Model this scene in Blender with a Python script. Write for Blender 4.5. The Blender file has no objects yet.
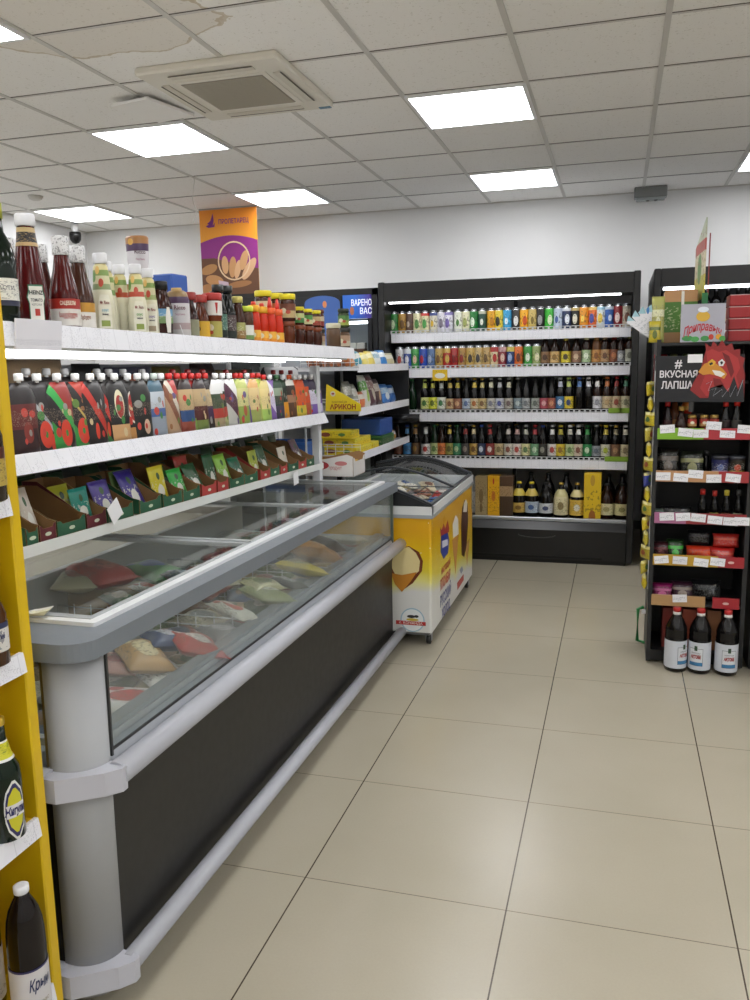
import bpy, math, random
from mathutils import Vector, Matrix
random.seed(7)
PI = math.pi
sc = bpy.context.scene
COL = sc.collection

# ------------------------------------------------------------------ camera numbers (solved from the tile grids)
F_, YAW, PITCH, ROLL, H = 828.35, .2854, .1624, -.0189, 1.4014
cy, sy, cp, sp, cr, sr = math.cos(YAW), math.sin(YAW), math.cos(PITCH), math.sin(PITCH), math.cos(ROLL), math.sin(ROLL)
FW = Vector((-sy*cp, cy*cp, -sp)); RT = Vector((cy, sy, 0)); UP = RT.cross(FW)
CR = RT*cr + UP*sr; CU = UP*cr - RT*sr; CAM = Vector((0, 0, H))
def at(px, py, x=None, y=None, z=None):
    d = FW + CR*((px-375)/F_) + CU*((500-py)/F_)
    t = (x/d.x) if x is not None else (y/d.y) if y is not None else ((z-H)/d.z)
    return CAM + d*t

# ------------------------------------------------------------------ materials
def lin(c):
    c = c.lstrip('#'); v = [int(c[i:i+2], 16)/255 for i in (0, 2, 4)]
    return tuple((a/12.92 if a <= .04045 else ((a+.055)/1.055)**2.4) for a in v) + (1,)
MC = {}
def M(col, rough=.5, metal=0, spec=.5, emit=0, coat=0):
    k = (col, rough, metal, spec, emit, coat)
    if k in MC: return MC[k]
    m = bpy.data.materials.new('mat_%s' % col); m.use_nodes = True
    b = m.node_tree.nodes['Principled BSDF']
    b.inputs['Base Color'].default_value = lin(col); b.inputs['Roughness'].default_value = rough
    b.inputs['Metallic'].default_value = metal; b.inputs['Specular IOR Level'].default_value = spec
    if rough <= .2 and not metal: b.inputs['Specular IOR Level'].default_value = .28
    if coat: b.inputs['Coat Weight'].default_value = coat*.25; b.inputs['Coat Roughness'].default_value = .04
    if emit:
        b.inputs['Emission Color'].default_value = lin(col); b.inputs['Emission Strength'].default_value = emit
    # faint procedural roughness variation so surfaces are not perfectly even
    nt = m.node_tree; n = nt.nodes.new('ShaderNodeTexNoise'); n.inputs['Scale'].default_value = 35
    tc = nt.nodes.new('ShaderNodeTexCoord'); nt.links.new(tc.outputs['Object'], n.inputs['Vector'])
    mr = nt.nodes.new('ShaderNodeMapRange'); mr.inputs[3].default_value = max(0, rough-.05); mr.inputs[4].default_value = min(1, rough+.05)
    nt.links.new(n.outputs['Fac'], mr.inputs[0]); nt.links.new(mr.outputs[0], b.inputs['Roughness'])
    MC[k] = m; return m
class NT:
    def __init__(s, name, rough=.4):
        s.m = bpy.data.materials.new(name); s.m.use_nodes = True; s.t = s.m.node_tree
        s.b = s.t.nodes['Principled BSDF']; s.b.inputs['Roughness'].default_value = rough
    def n(s, t, **k):
        x = s.t.nodes.new(t)
        for a, v in k.items(): setattr(x, a, v)
        return x
    def l(s, a, b): s.t.links.new(a, b)
    def math(s, op, a, b=None, c=None):
        x = s.n('ShaderNodeMath', operation=op)
        for i, v in enumerate((a, b, c)):
            if v is None: continue
            if isinstance(v, (int, float)): x.inputs[i].default_value = v
            else: s.l(v, x.inputs[i])
        return x.outputs[0]
    def mix(s, f, a, b):
        x = s.n('ShaderNodeMix', data_type='RGBA')
        for i, v in ((0, f), (6, a), (7, b)):
            if isinstance(v, (int, float, tuple)): x.inputs[i].default_value = v
            else: s.l(v, x.inputs[i])
        return x.outputs[2]
AC_ = {}
def art(bands, blobs=(), scrib=None, zone=(.3, .8), uv='XY', rough=.35, sscale=(9, 26), diag=0, coat=0):
    """printed packaging: flat bands of colour, round blobs, small marks like fine print"""
    k = (tuple(bands), tuple(blobs), scrib, zone, uv, rough, sscale, diag, coat)
    if k in AC_: return AC_[k]
    t = NT('print_'+bands[0][1], rough)
    tc = t.n('ShaderNodeTexCoord'); s = t.n('ShaderNodeSeparateXYZ'); t.l(tc.outputs['Generated'], s.inputs[0])
    u, v = s.outputs[uv[0]], s.outputs[uv[1]]
    vv = t.math('ADD', v, t.math('MULTIPLY', t.math('SUBTRACT', u, .5), diag)) if diag else v
    r = t.n('ShaderNodeValToRGB'); r.color_ramp.interpolation = 'CONSTANT'
    el = r.color_ramp.elements; el[0].position = 0; el[0].color = lin(bands[0][1])
    if len(bands) == 1: el.remove(el[1])
    for i, (p, c) in enumerate(bands[1:]):
        e = el[1] if i == 0 else el.new(p)
        e.position = p; e.color = lin(c)
    t.l(vv, r.inputs[0]); c = r.outputs[0]
    for (bx, by, br, bc, *asp) in blobs:
        a = asp[0] if asp else 1
        dx = t.math('MULTIPLY', t.math('SUBTRACT', u, bx), a); dy = t.math('SUBTRACT', v, by)
        d = t.math('SQRT', t.math('ADD', t.math('MULTIPLY', dx, dx), t.math('MULTIPLY', dy, dy)))
        c = t.mix(t.math('LESS_THAN', d, br), c, lin(bc))
    if scrib:
        mp = t.n('ShaderNodeMapping'); mp.inputs['Scale'].default_value = (sscale[0], sscale[0] if uv[1] == 'Z' else sscale[1], sscale[1])
        t.l(tc.outputs['Generated'], mp.inputs[0])
        n = t.n('ShaderNodeTexNoise'); n.inputs['Scale'].default_value = 1; n.inputs['Detail'].default_value = 2; t.l(mp.outputs[0], n.inputs['Vector'])
        f = t.math('GREATER_THAN', n.outputs['Fac'], .57)
        f = t.math('MULTIPLY', f, t.math('MULTIPLY', t.math('GREATER_THAN', v, zone[0]), t.math('LESS_THAN', v, zone[1])))
        c = t.mix(t.math('MULTIPLY', f, .6), c, lin(scrib))
    t.l(c, t.b.inputs['Base Color'])
    if coat: t.b.inputs['Coat Weight'].default_value = coat
    AC_[k] = t.m; return t.m
def glassmat(name, tint=(.96, .98, .975, 1), frost=.0, fscale=3, rough=.02, ior=1.3):
    t = NT(name); out = [n for n in t.t.nodes if n.type == 'OUTPUT_MATERIAL'][0]; t.t.nodes.remove(t.b)
    tr = t.n('ShaderNodeBsdfTransparent'); tr.inputs[0].default_value = tint
    gl = t.n('ShaderNodeBsdfGlossy'); gl.inputs['Roughness'].default_value = rough
    lw = t.n('ShaderNodeLayerWeight'); lw.inputs[0].default_value = .5
    fres = t.math('ADD', .02, t.math('MULTIPLY', t.math('POWER', lw.outputs['Facing'], 5), (ior-1)*1.6))
    mx = t.n('ShaderNodeMixShader'); t.l(fres, mx.inputs[0]); t.l(tr.outputs[0], mx.inputs[1]); t.l(gl.outputs[0], mx.inputs[2])
    o = mx.outputs[0]
    if frost:
        tc = t.n('ShaderNodeTexCoord'); n = t.n('ShaderNodeTexNoise'); n.inputs['Scale'].default_value = fscale; n.inputs['Detail'].default_value = 4
        t.l(tc.outputs['Object'], n.inputs['Vector'])
        mr = t.n('ShaderNodeMapRange'); mr.inputs[1].default_value = .42; mr.inputs[2].default_value = .7; mr.inputs[3].default_value = frost*.35; mr.inputs[4].default_value = frost
        t.l(n.outputs['Fac'], mr.inputs[0])
        d = t.n('ShaderNodeBsdfDiffuse'); d.inputs[0].default_value = (.75, .78, .78, 1)
        tl = t.n('ShaderNodeBsdfTranslucent'); tl.inputs[0].default_value = (.75, .78, .78, 1)
        ad = t.n('ShaderNodeMixShader'); t.l(d.outputs[0], ad.inputs[1]); t.l(tl.outputs[0], ad.inputs[2])
        m2 = t.n('ShaderNodeMixShader'); t.l(mr.outputs[0], m2.inputs[0]); t.l(o, m2.inputs[1]); t.l(ad.outputs[0], m2.inputs[2]); o = m2.outputs[0]
    t.l(o, out.inputs[0]); return t.m
GLASS = glassmat('clear_glass'); GLASS_FROST = glassmat('misted_glass', frost=.26, fscale=3.2); GLASS_LID = glassmat('lid_glass', frost=.05, fscale=2.2)
def emis(col, s):
    m = bpy.data.materials.new('light'); m.use_nodes = True; b = m.node_tree.nodes['Principled BSDF']
    b.inputs['Base Color'].default_value = (.8, .8, .8, 1); b.inputs['Emission Color'].default_value = lin(col); b.inputs['Emission Strength'].default_value = s
    return m
PANEL = emis('fbfcff', 11.0); TUBE = emis('ffffff', 8.0); TUBE2 = emis('f4f8ff', 6.0)

# floor: rectangular tiles with thin dark joints
def floor_mat():
    t = NT('floor_tile', .3); tc = t.n('ShaderNodeTexCoord'); s = t.n('ShaderNodeSeparateXYZ'); t.l(tc.outputs['Object'], s.inputs[0])
    def joint(c, off, w):
        f = t.math('FRACT', t.math('ADD', t.math('DIVIDE', t.math('SUBTRACT', c, off), .5545), 50))
        return t.math('GREATER_THAN', t.math('ABSOLUTE', t.math('SUBTRACT', f, .5)), .5-w)
    jx = joint(s.outputs[0], -.7953, .0036); jy = joint(s.outputs[1], 1.955, .0024)
    n = t.n('ShaderNodeTexNoise'); n.inputs['Scale'].default_value = 2.2; n.inputs['Detail'].default_value = 6; t.l(tc.outputs['Object'], n.inputs['Vector'])
    base = t.mix(n.outputs['Fac'], lin('a9a28f'), lin('b7af9d'))
    n2 = t.n('ShaderNodeTexNoise'); n2.inputs['Scale'].default_value = 160; t.l(tc.outputs['Object'], n2.inputs['Vector'])
    base = t.mix(t.math('MULTIPLY', n2.outputs['Fac'], .18), base, lin('8d8576'))
    j = t.math('MAXIMUM', jx, t.math('MULTIPLY', jy, .75))
    t.l(t.mix(j, base, lin('4a4036')), t.b.inputs['Base Color'])
    mr = t.n('ShaderNodeMapRange'); mr.inputs[3].default_value = .2; mr.inputs[4].default_value = .3; t.l(n.outputs['Fac'], mr.inputs[0]); t.l(mr.outputs[0], t.b.inputs['Roughness'])
    t.b.inputs['Specular IOR Level'].default_value = .45
    return t.m
def wall_mat(c1, c2):
    t = NT('painted_wall', .7); tc = t.n('ShaderNodeTexCoord'); n = t.n('ShaderNodeTexNoise'); n.inputs['Scale'].default_value = 3; n.inputs['Detail'].default_value = 6
    t.l(tc.outputs['Object'], n.inputs['Vector']); t.l(t.mix(n.outputs['Fac'], lin(c1), lin(c2)), t.b.inputs['Base Color']); return t.m
def ceil_mat():
    t = NT('mineral_tile', .9); tc = t.n('ShaderNodeTexCoord')
    v = t.n('ShaderNodeTexNoise'); v.inputs['Scale'].default_value = 85; v.inputs['Detail'].default_value = 3; t.l(tc.outputs['Object'], v.inputs['Vector'])
    c = t.mix(t.math('GREATER_THAN', v.outputs['Fac'], .655), lin('f1efeb'), lin('dcd9d2'))
    # old water stain, brown ring on the tiles by the cassette
    n = t.n('ShaderNodeTexNoise'); n.inputs['Scale'].default_value = 1.7; n.inputs['Detail'].default_value = 5; t.l(tc.outputs['Object'], n.inputs['Vector'])
    s = t.n('ShaderNodeSeparateXYZ'); t.l(tc.outputs['Object'], s.inputs[0])
    dx = t.math('SUBTRACT', s.outputs[0], -1.95); dy = t.math('SUBTRACT', s.outputs[1], 2.85)
    d = t.math('SQRT', t.math('ADD', t.math('MULTIPLY', dx, dx), t.math('MULTIPLY', dy, dy)))
    d = t.math('ADD', d, t.math('MULTIPLY', t.math('SUBTRACT', n.outputs['Fac'], .5), 1.1))
    ring = t.math('LESS_THAN', t.math('ABSOLUTE', t.math('SUBTRACT', d, .52)), .012)
    inn = t.math('LESS_THAN', d, .52)
    c = t.mix(t.math('MULTIPLY', inn, .22), c, lin('b09a70')); c = t.mix(t.math('MULTIPLY', ring, .5), c, lin('a8905f'))
    t.l(c, t.b.inputs['Base Color']); return t.m
def rail_mat(axis='Y', tint='e9eaf0'):
    """price rail: paper tickets side by side with rows of tiny marks"""
    t = NT('price_paper', .35); tc = t.n('ShaderNodeTexCoord'); s = t.n('ShaderNodeSeparateXYZ'); t.l(tc.outputs['Object'], s.inputs[0])
    a = s.outputs[axis]; z = s.outputs['Z']
    f = t.math('FRACT', t.math('ADD', t.math('DIVIDE', a, .058), 50)); gap = t.math('LESS_THAN', f, .03)
    mp = t.n('ShaderNodeMapping'); mp.inputs['Scale'].default_value = (260, 260, 520); t.l(tc.outputs['Object'], mp.inputs[0])
    n = t.n('ShaderNodeTexNoise'); n.inputs['Scale'].default_value = 1; n.inputs['Detail'].default_value = 1; t.l(mp.outputs[0], n.inputs['Vector'])
    mk = t.math('GREATER_THAN', n.outputs['Fac'], .61)
    w = t.n('ShaderNodeTexNoise'); w.inputs['Scale'].default_value = 14; t.l(tc.outputs['Object'], w.inputs['Vector'])
    mk = t.math('MULTIPLY', mk, t.math('GREATER_THAN', w.outputs['Fac'], .47))
    c = t.mix(t.math('MULTIPLY', mk, .32), lin(tint), lin('6d7080')); c = t.mix(t.math('MULTIPLY', gap, .35), c, lin('9a9aa6'))
    t.l(c, t.b.inputs['Base Color']); return t.m
RAILY, RAILX = rail_mat('Y'), rail_mat('X')
WHITE = M('dedfe2', .4); WMET = M('d3d5d8', .35); ALU = M('a9adb2', .3, .7); GREY = M('9ea3a8', .4); BLACK = M('0c0c0d', .4); DARK = M('1b1b1c', .45)
KRAFT = M('a07c55', .8); KRAFTD = M('8c6a45', .85); PAPER = M('e8e8ea', .6); CHROME = M('c8c8c8', .15, 1)
YEL = M('d8b40f', .38); BLUEGREY = M('747a81', .45)

# ------------------------------------------------------------------ mesh building
class MB:
    def __init__(s): s.v = []; s.f = []; s.mi = []; s.sm = []
    def face(s, idx, m=0, smooth=False): s.f.append(idx); s.mi.append(m); s.sm.append(smooth)
    def box(s, a, b, m=0, mat=None):
        x0, x1 = sorted((a[0], b[0])); y0, y1 = sorted((a[1], b[1])); z0, z1 = sorted((a[2], b[2]))
        n = len(s.v); P = [(x0,y0,z0),(x1,y0,z0),(x1,y1,z0),(x0,y1,z0),(x0,y0,z1),(x1,y0,z1),(x1,y1,z1),(x0,y1,z1)]
        if mat is not None: P = [tuple(mat @ Vector(p)) for p in P]
        s.v += P
        for q in ((3,2,1,0),(4,5,6,7),(0,1,5,4),(1,2,6,5),(2,3,7,6),(3,0,4,7)): s.face([n+i for i in q], m)
        return s
    def rbox(s, a, b, r=.005, m=0, mat=None):
        """box with chamfered edges all round"""
        x0, x1 = sorted((a[0], b[0])); y0, y1 = sorted((a[1], b[1])); z0, z1 = sorted((a[2], b[2]))
        r = min(r, (x1-x0)*.45, (y1-y0)*.45, (z1-z0)*.45)
        ring = lambda e: [(x0+r+(0 if not e else 0)-(0), y0, 0)]
        def oct_(i, z):
            X0, X1, Y0, Y1 = x0+i, x1-i, y0+i, y1-i
            return [(X0+r,Y0,z),(X1-r,Y0,z),(X1,Y0+r,z),(X1,Y1-r,z),(X1-r,Y1,z),(X0+r,Y1,z),(X0,Y1-r,z),(X0,Y0+r,z)]
        n = len(s.v); P = oct_(r*.7, z0)+oct_(0, z0+r)+oct_(0, z1-r)+oct_(r*.7, z1)
        if mat is not None: P = [tuple(mat @ Vector(p)) for p in P]
        s.v += P
        for k in range(3):
            for i in range(8): j = (i+1) % 8; s.face([n+k*8+i, n+k*8+j, n+k*8+8+j, n+k*8+8+i], m)
        s.face([n+i for i in range(7, -1, -1)], m); s.face([n+24+i for i in range(8)], m); return s
    def lathe(s, prof, seg=20, c=(0, 0, 0), m=0, mat=None, sx=1, sy_=1, smooth=True, caps=True):
        n = len(s.v)
        for z, r in prof:
            for i in range(seg):
                a = 2*PI*i/seg; p = Vector((c[0]+r*math.cos(a)*sx, c[1]+r*math.sin(a)*sy_, c[2]+z))
                if mat is not None: p = mat @ p
                s.v.append(tuple(p))
        for k in range(len(prof)-1):
            mm = m[k] if isinstance(m, (list, tuple)) else m
            for i in range(seg): j = (i+1) % seg; s.face([n+k*seg+i, n+k*seg+j, n+(k+1)*seg+j, n+(k+1)*seg+i], mm, smooth)
        if caps:
            m0 = m[0] if isinstance(m, (list, tuple)) else m; m1 = m[-1] if isinstance(m, (list, tuple)) else m
            s.face([n+i for i in range(seg-1, -1, -1)], m0); s.face([n+(len(prof)-1)*seg+i for i in range(seg)], m1)
        return s
    def tube(s, pts, r, seg=10, m=0, closed=False):
        pts = [Vector(p) for p in pts]; n = len(s.v); N = len(pts)
        for k, p in enumerate(pts):
            a = pts[k-1] if (k or closed) else p; b = pts[(k+1) % N] if (k < N-1 or closed) else p
            d = (b-a).normalized(); u = d.cross(Vector((0, 0, 1)))
            if u.length < 1e-3: u = d.cross(Vector((0, 1, 0)))
            u.normalize(); w = d.cross(u)
            for i in range(seg): t = 2*PI*i/seg; s.v.append(tuple(p+u*r*math.cos(t)+w*r*math.sin(t)))
        for k in range(N if closed else N-1):
            k2 = (k+1) % N
            for i in range(seg): j = (i+1) % seg; s.face([n+k*seg+i, n+k*seg+j, n+k2*seg+j, n+k2*seg+i], m, True)
        if not closed: s.face([n+i for i in range(seg-1, -1, -1)], m); s.face([n+(N-1)*seg+i for i in range(seg)], m)
        return s
    def prism(s, poly, fn, d0, d1, m=0, smooth=False, mside=None):
        """poly: 2D outline; fn(u, v, d) -> 3D point; extruded d0..d1"""
        n = len(s.v); N = len(poly)
        s.v += [tuple(fn(u, v, d0)) for u, v in poly] + [tuple(fn(u, v, d1)) for u, v in poly]
        s.face([n+i for i in range(N-1, -1, -1)], m); s.face([n+N+i for i in range(N)], m)
        for i in range(N): j = (i+1) % N; s.face([n+i, n+j, n+N+j, n+N+i], m if mside is None else mside, smooth)
        return s
    def mesh(s, name, nm=1):
        me = bpy.data.meshes.new(name); me.from_pydata(s.v, [], s.f)
        me.polygons.foreach_set('material_index', s.mi); me.polygons.foreach_set('use_smooth', s.sm)
        import bmesh
        bm = bmesh.new(); bm.from_mesh(me); bmesh.ops.recalc_face_normals(bm, faces=bm.faces); bm.to_mesh(me); bm.free()
        for _ in range(nm): me.materials.append(None)
        return me
def put(name, me, mats, parent=None, loc=(0, 0, 0), rot=(0, 0, 0)):
    """link one object showing mesh `me`, with materials on the object so meshes can be shared"""
    if isinstance(me, MB): me = me.mesh(name, len(mats) if isinstance(mats, (list, tuple)) else 1)
    o = bpy.data.objects.new(name, me); COL.objects.link(o)
    for i, m in enumerate(mats if isinstance(mats, (list, tuple)) else [mats]):
        o.material_slots[i].link = 'OBJECT'; o.material_slots[i].material = m
    o.location = loc; o.rotation_euler = rot
    if parent: o.parent = parent
    return o
def tag(o, label, cat, group=None, kind=None):
    o['label'] = label; o['category'] = cat
    if group: o['group'] = group
    if kind: o['kind'] = kind
    return o
def root(name, label, cat, loc=(0, 0, 0), rot=(0, 0, 0), group=None):
    o = bpy.data.objects.new(name, None); COL.objects.link(o); o.empty_display_size = .05
    o.location = loc; o.rotation_euler = rot
    return tag(o, label, cat, group)
def struct(name, mb, mats):
    o = put(name, mb, mats); o['kind'] = 'structure'; return o
_tx = {}
def text(name, s, size, mat, fn, parent=None, bold=.0, width=None, aspect=1, shear=0):
    """lettering as mesh; fn(x, y) places each point of the flat, centred text in 3D"""
    cu = bpy.data.curves.new('t', 'FONT'); cu.body = s; cu.size = size; cu.align_x = 'CENTER'; cu.align_y = 'CENTER'; cu.offset = bold; cu.resolution_u = 2; cu.shear = shear
    ob = bpy.data.objects.new('t', cu); COL.objects.link(ob); bpy.context.view_layer.update()
    me = bpy.data.meshes.new_from_object(ob.evaluated_get(bpy.context.evaluated_depsgraph_get()))
    bpy.data.objects.remove(ob); bpy.data.curves.remove(cu)
    xs = [v.co.x for v in me.vertices] or [0]; w = max(xs)-min(xs); mid = (max(xs)+min(xs))/2
    k = (width/w) if width and w else 1
    for v in me.vertices: v.co = Vector(fn((v.co.x-mid)*k, v.co.y*aspect))
    me.materials.clear(); me.materials.append(None)
    return put(name, me, [mat], parent)
def planar(o, X, Y, eps=.0008):
    o, X, Y = Vector(o), Vector(X), Vector(Y); n = X.cross(Y).normalized()*eps
    return lambda x, y: o+X*x+Y*y+n
def bent(R, z, a0):
    return lambda x, y: Vector(((R+.0006)*math.sin(a0+x/R), -(R+.0006)*math.cos(a0+x/R), z+y))
def patch(R, z0, z1, a0, half, seg=10, shape=None):
    """curved label patch on a cylinder, centred at angle a0"""
    mb = MB(); n = 0; rows = 7
    for j in range(rows):
        z = z0+(z1-z0)*j/(rows-1); v = j/(rows-1); hw = half*(shape(v) if shape else 1)
        for i in range(seg+1):
            a = a0+(-hw+2*hw*i/seg)
            mb.v.append(((R)*math.sin(a), -(R)*math.cos(a), z))
    for j in range(rows-1):
        for i in range(seg): q = j*(seg+1)+i; mb.face([q, q+1, q+seg+2, q+seg+1], 0, True)
    return mb

LAB = []   # (object, description, place, neighbour word)
def later(o, desc, place, cat, group, short=None):
    o['category'] = cat; o['group'] = group; LAB.append((o, desc, place, short or desc)); return o
ORD = ['leftmost', 'second from left', 'third from left', 'fourth from left', 'fifth from left', 'sixth from left', 'seventh from left', 'eighth from left', 'ninth from left', 'tenth from left',
       'eleventh from left', 'twelfth from left', 'thirteenth from left', 'fourteenth from left', 'fifteenth from left', 'sixteenth from left', 'seventeenth from left', 'eighteenth from left', 'nineteenth from left', 'twentieth from left'] + \
      ['%s from left' % w for w in ('twenty-first', 'twenty-second', 'twenty-third', 'twenty-fourth', 'twenty-fifth', 'twenty-sixth', 'twenty-seventh', 'twenty-eighth', 'twenty-ninth', 'thirtieth', 'thirty-first', 'thirty-second')]
def finish_labels():
    by = {}
    for i, (o, d, p, s) in enumerate(LAB): by.setdefault(p, []).append(i)
    for p, ids in by.items():
        ds = [LAB[i][1] for i in ids]
        for n, i in enumerate(ids):
            o, d, _, s = LAB[i]
            if ds.count(d) == 1: lab = '%s %s' % (d, p)
            else:
                prev = LAB[ids[n-1]][3] if n else None
                cand = ('%s %s, right of %s' % (d, p, prev)) if prev else '%s %s, leftmost' % (d, p)
                same = [k for k in range(len(ids)) if k != n and ds[k] == d and k and LAB[ids[k-1]][3] == prev]
                prevs = [x for x in range(len(ids)) if LAB[ids[x]][3] == prev] if prev else [0]
                lab = cand if (not same and prev != d and prev != s and len(prevs) == 1 and len(cand.split()) <= 16) else '%s %s, %s' % (d, p, ORD[n] if n < len(ORD) else 'rightmost')
            w = lab.split()
            o['label'] = lab

# ================================================================== ROOM
XL, XR, YB, YF, ZC = -4.93, 3.3, 7.15, -3.6, 2.70
WALL = wall_mat('e0e0e0', 'e6e6e5')
struct('floor', MB().box((XL-.1, YF-.1, -.1), (XR+.1, YB+.1, 0)), [floor_mat()])
struct('wall_back', MB().box((XL-.1, YB, 0), (XR+.1, YB+.12, ZC+.1)), [WALL])
struct('wall_left', MB().box((XL-.12, YF, 0), (XL, YB, ZC+.1)), [WALL])
struct('wall_right', MB().box((XR, YF, 0), (XR+.12, YB, ZC+.1)), [WALL])
struct('wall_front', MB().box((XL-.1, YF-.12, 0), (XR+.1, YF, ZC+.1)), [WALL])
struct('ceiling', MB().box((XL-.1, YF-.1, ZC), (XR+.1, YB+.1, ZC+.12)), [ceil_mat()])
GX = [-1.0528+.6*k for k in range(-7, 8) if XL < -1.0528+.6*k < XR]; GY = [4.2035+.6*k for k in range(-13, 5) if YF < 4.2035+.6*k < YB]
mb = MB()
for x in GX: mb.box((x-.012, YF, ZC-.004), (x+.012, YB, ZC))
for y in GY:
    mb.box((XL, y-.009, ZC-.002), (XR, y+.009, ZC))
mb.box((XL, YB-.02, ZC-.006), (XR, YB, ZC)); mb.box((XL, YF, ZC-.006), (XL+.02, YB, ZC))
struct('trim_1', mb, [M('c9c6c0', .5)])
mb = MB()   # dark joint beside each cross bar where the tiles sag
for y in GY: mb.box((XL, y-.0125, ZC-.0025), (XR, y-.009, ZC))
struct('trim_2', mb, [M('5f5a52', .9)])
mb = MB(); mb.box((XL, YB-.012, 0), (XR, YB, .07)); struct('baseboard_back', mb, [M('8c857a', .4)])
k = 0
LPOS = [(x, y) for y in (6.0035, 4.2035, 2.4035, .6035, -1.1965, -2.9965) for x in (-4.6528, -2.8528, -1.0528, .7472, 2.5472)]
vis = {(-4.6528, 6.0035): 'square ceiling light panel nearest the back left corner', (-2.8528, 6.0035): 'square ceiling light panel above the orange bakery banner',
       (-1.0528, 6.0035): 'square ceiling light panel just before the tall drinks cooler', (-2.8528, 4.2035): 'square ceiling light panel left of the air conditioner vent',
       (-1.0528, 4.2035): 'large bright square ceiling light panel right of the air conditioner', (.7472, 6.0035): 'ceiling light panel cut by the right edge near the back wall',
       (-2.8528, 2.4035): 'ceiling light panel cut by the top left corner of the view'}
for x, y in LPOS:
    lab = vis.get((x, y), 'square ceiling light panel over the aisle outside the view')
    r = root('ceiling_light', lab, 'light', (x+.3, y+.3, ZC-.012), group='ceiling light panels')
    put('diffuser', MB().box((-.278, -.278, 0), (.278, .278, .006)), [PANEL], r)
    fm = MB()
    for a, b in (((-.296, -.296, -.001), (.296, -.278, .009)), ((-.296, .278, -.001), (.296, .296, .009)), ((-.296, -.278, -.001), (-.278, .278, .009)), ((.278, -.278, -.001), (.296, .278, .009))): fm.box(a, b)
    put('frame', fm, [M('e6e6e6', .5)], r)
# air conditioner cassette
r = root('air_conditioner', 'cream four-way ceiling air conditioner cassette with central grille', 'air conditioner', (-1.735, 3.80, ZC-.034))
cw, ch = .335, .365
put('panel', MB().rbox((-cw, -ch, 0), (cw, ch, .034), .008), [M('dcd7ca', .5)], r)
g = MB(); g.box((-.2, -.2, -.004), (.2, .2, .0))
for i in range(26): y = -.19+i*.0152; g.box((-.195, y, -.007), (.195, y+.006, -.004), 1)
put('grille', g, [M('8f8a7f', .6), M('b0aa9b', .6)], r)
put('grille_frame', MB().box((-.225, -.225, -.003), (.225, -.2, .001)).box((-.225, .2, -.003), (.225, .225, .001)).box((-.225, -.2, -.003), (-.2, .2, .001)).box((.2, -.2, -.003), (.225, .2, .001)), [M('e0dbd0', .5)], r)
for i, (ax, s_) in enumerate((('x', -1), ('x', 1), ('y', -1), ('y', 1))):
    m_ = MB()
    if ax == 'x': m_.box((s_*.27-.016, -.21, -.005), (s_*.27+.016, .21, 0)); m_.box((s_*.29-.003, -.21, -.006), (s_*.29+.003, .21, -.004), 1)
    else: m_.box((-.2, s_*.29-.02, -.005), (.2, s_*.29+.02, 0)); m_.box((-.2, s_*.312-.003, -.006), (.2, s_*.312+.003, -.004), 1)
    put('louver', m_, [M('d0cabc', .5), M('5c584e', .7)], r)
put('label_plate', MB().box((.27, .33, -.003), (.33, .355, 0)), [M('4d7a92', .4)], r)
# loose tile sliver beside the cassette
tag(put('ceiling_tile_offcut', MB().box((-.11, -.19, 0), (.11, .19, .012)), [M('f2f0ec', .8)], None, (-2.27, 3.93, ZC-.03), (.05, -.03, -.12)), 'loose pale ceiling tile offcut hanging left of the air conditioner', 'ceiling tile')
# emergency unit at back wall/ceiling
r = root('emergency_light', 'grey metal emergency light box fixed where the ceiling meets back wall', 'light', (.2, 6.98, 2.6))
put('housing', MB().rbox((-.12, -.05, .02), (.12, .06, .1), .006), [M('7d7f7f', .45, .4)], r)
put('lens', MB().rbox((-.105, -.045, .004), (.105, .05, .02), .004), [M('9aa0a0', .2)], r)
put('lamp', MB().lathe([(0, .012), (.006, .016), (.01, .016)], 12, (-.02, 0, -.004)), [M('3c3c3c', .3)], r)
put('lamp', MB().lathe([(0, .012), (.006, .016), (.01, .016)], 12, (.04, 0, -.004)), [M('3c3c3c', .3)], r)
r = root('security_camera', 'small black dome security camera in the back left corner', 'camera', (-4.72, 6.68, 2.52))
put('bracket', MB().lathe([(.1, .03), (.18, .035)], 16), [M('e0e0e0', .5)], r)
put('dome', MB().lathe([(.0, .005), (.01, .03), (.035, .048), (.07, .052), (.1, .05)], 18), [M('151515', .1)], r)
tag(put('smoke_detector', MB().lathe([(0, .03), (.008, .045), (.025, .055), (.03, .055)], 20), [M('d2cfc8', .6)], None, (-4.25, 5.56, ZC-.032)), 'round white smoke detector on the ceiling near the left back', 'smoke detector')
pts = [(-2.83+.012*math.sin(k*.9), 5.37+.01*math.cos(k*1.3), ZC-.004-.026*k) for k in range(13)]
tag(put('hanging_wire', MB().tube(pts, .0025, 6), [M('d6d3cc', .5)]), 'thin loose white wire dangling from the ceiling', 'wire')
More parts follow.
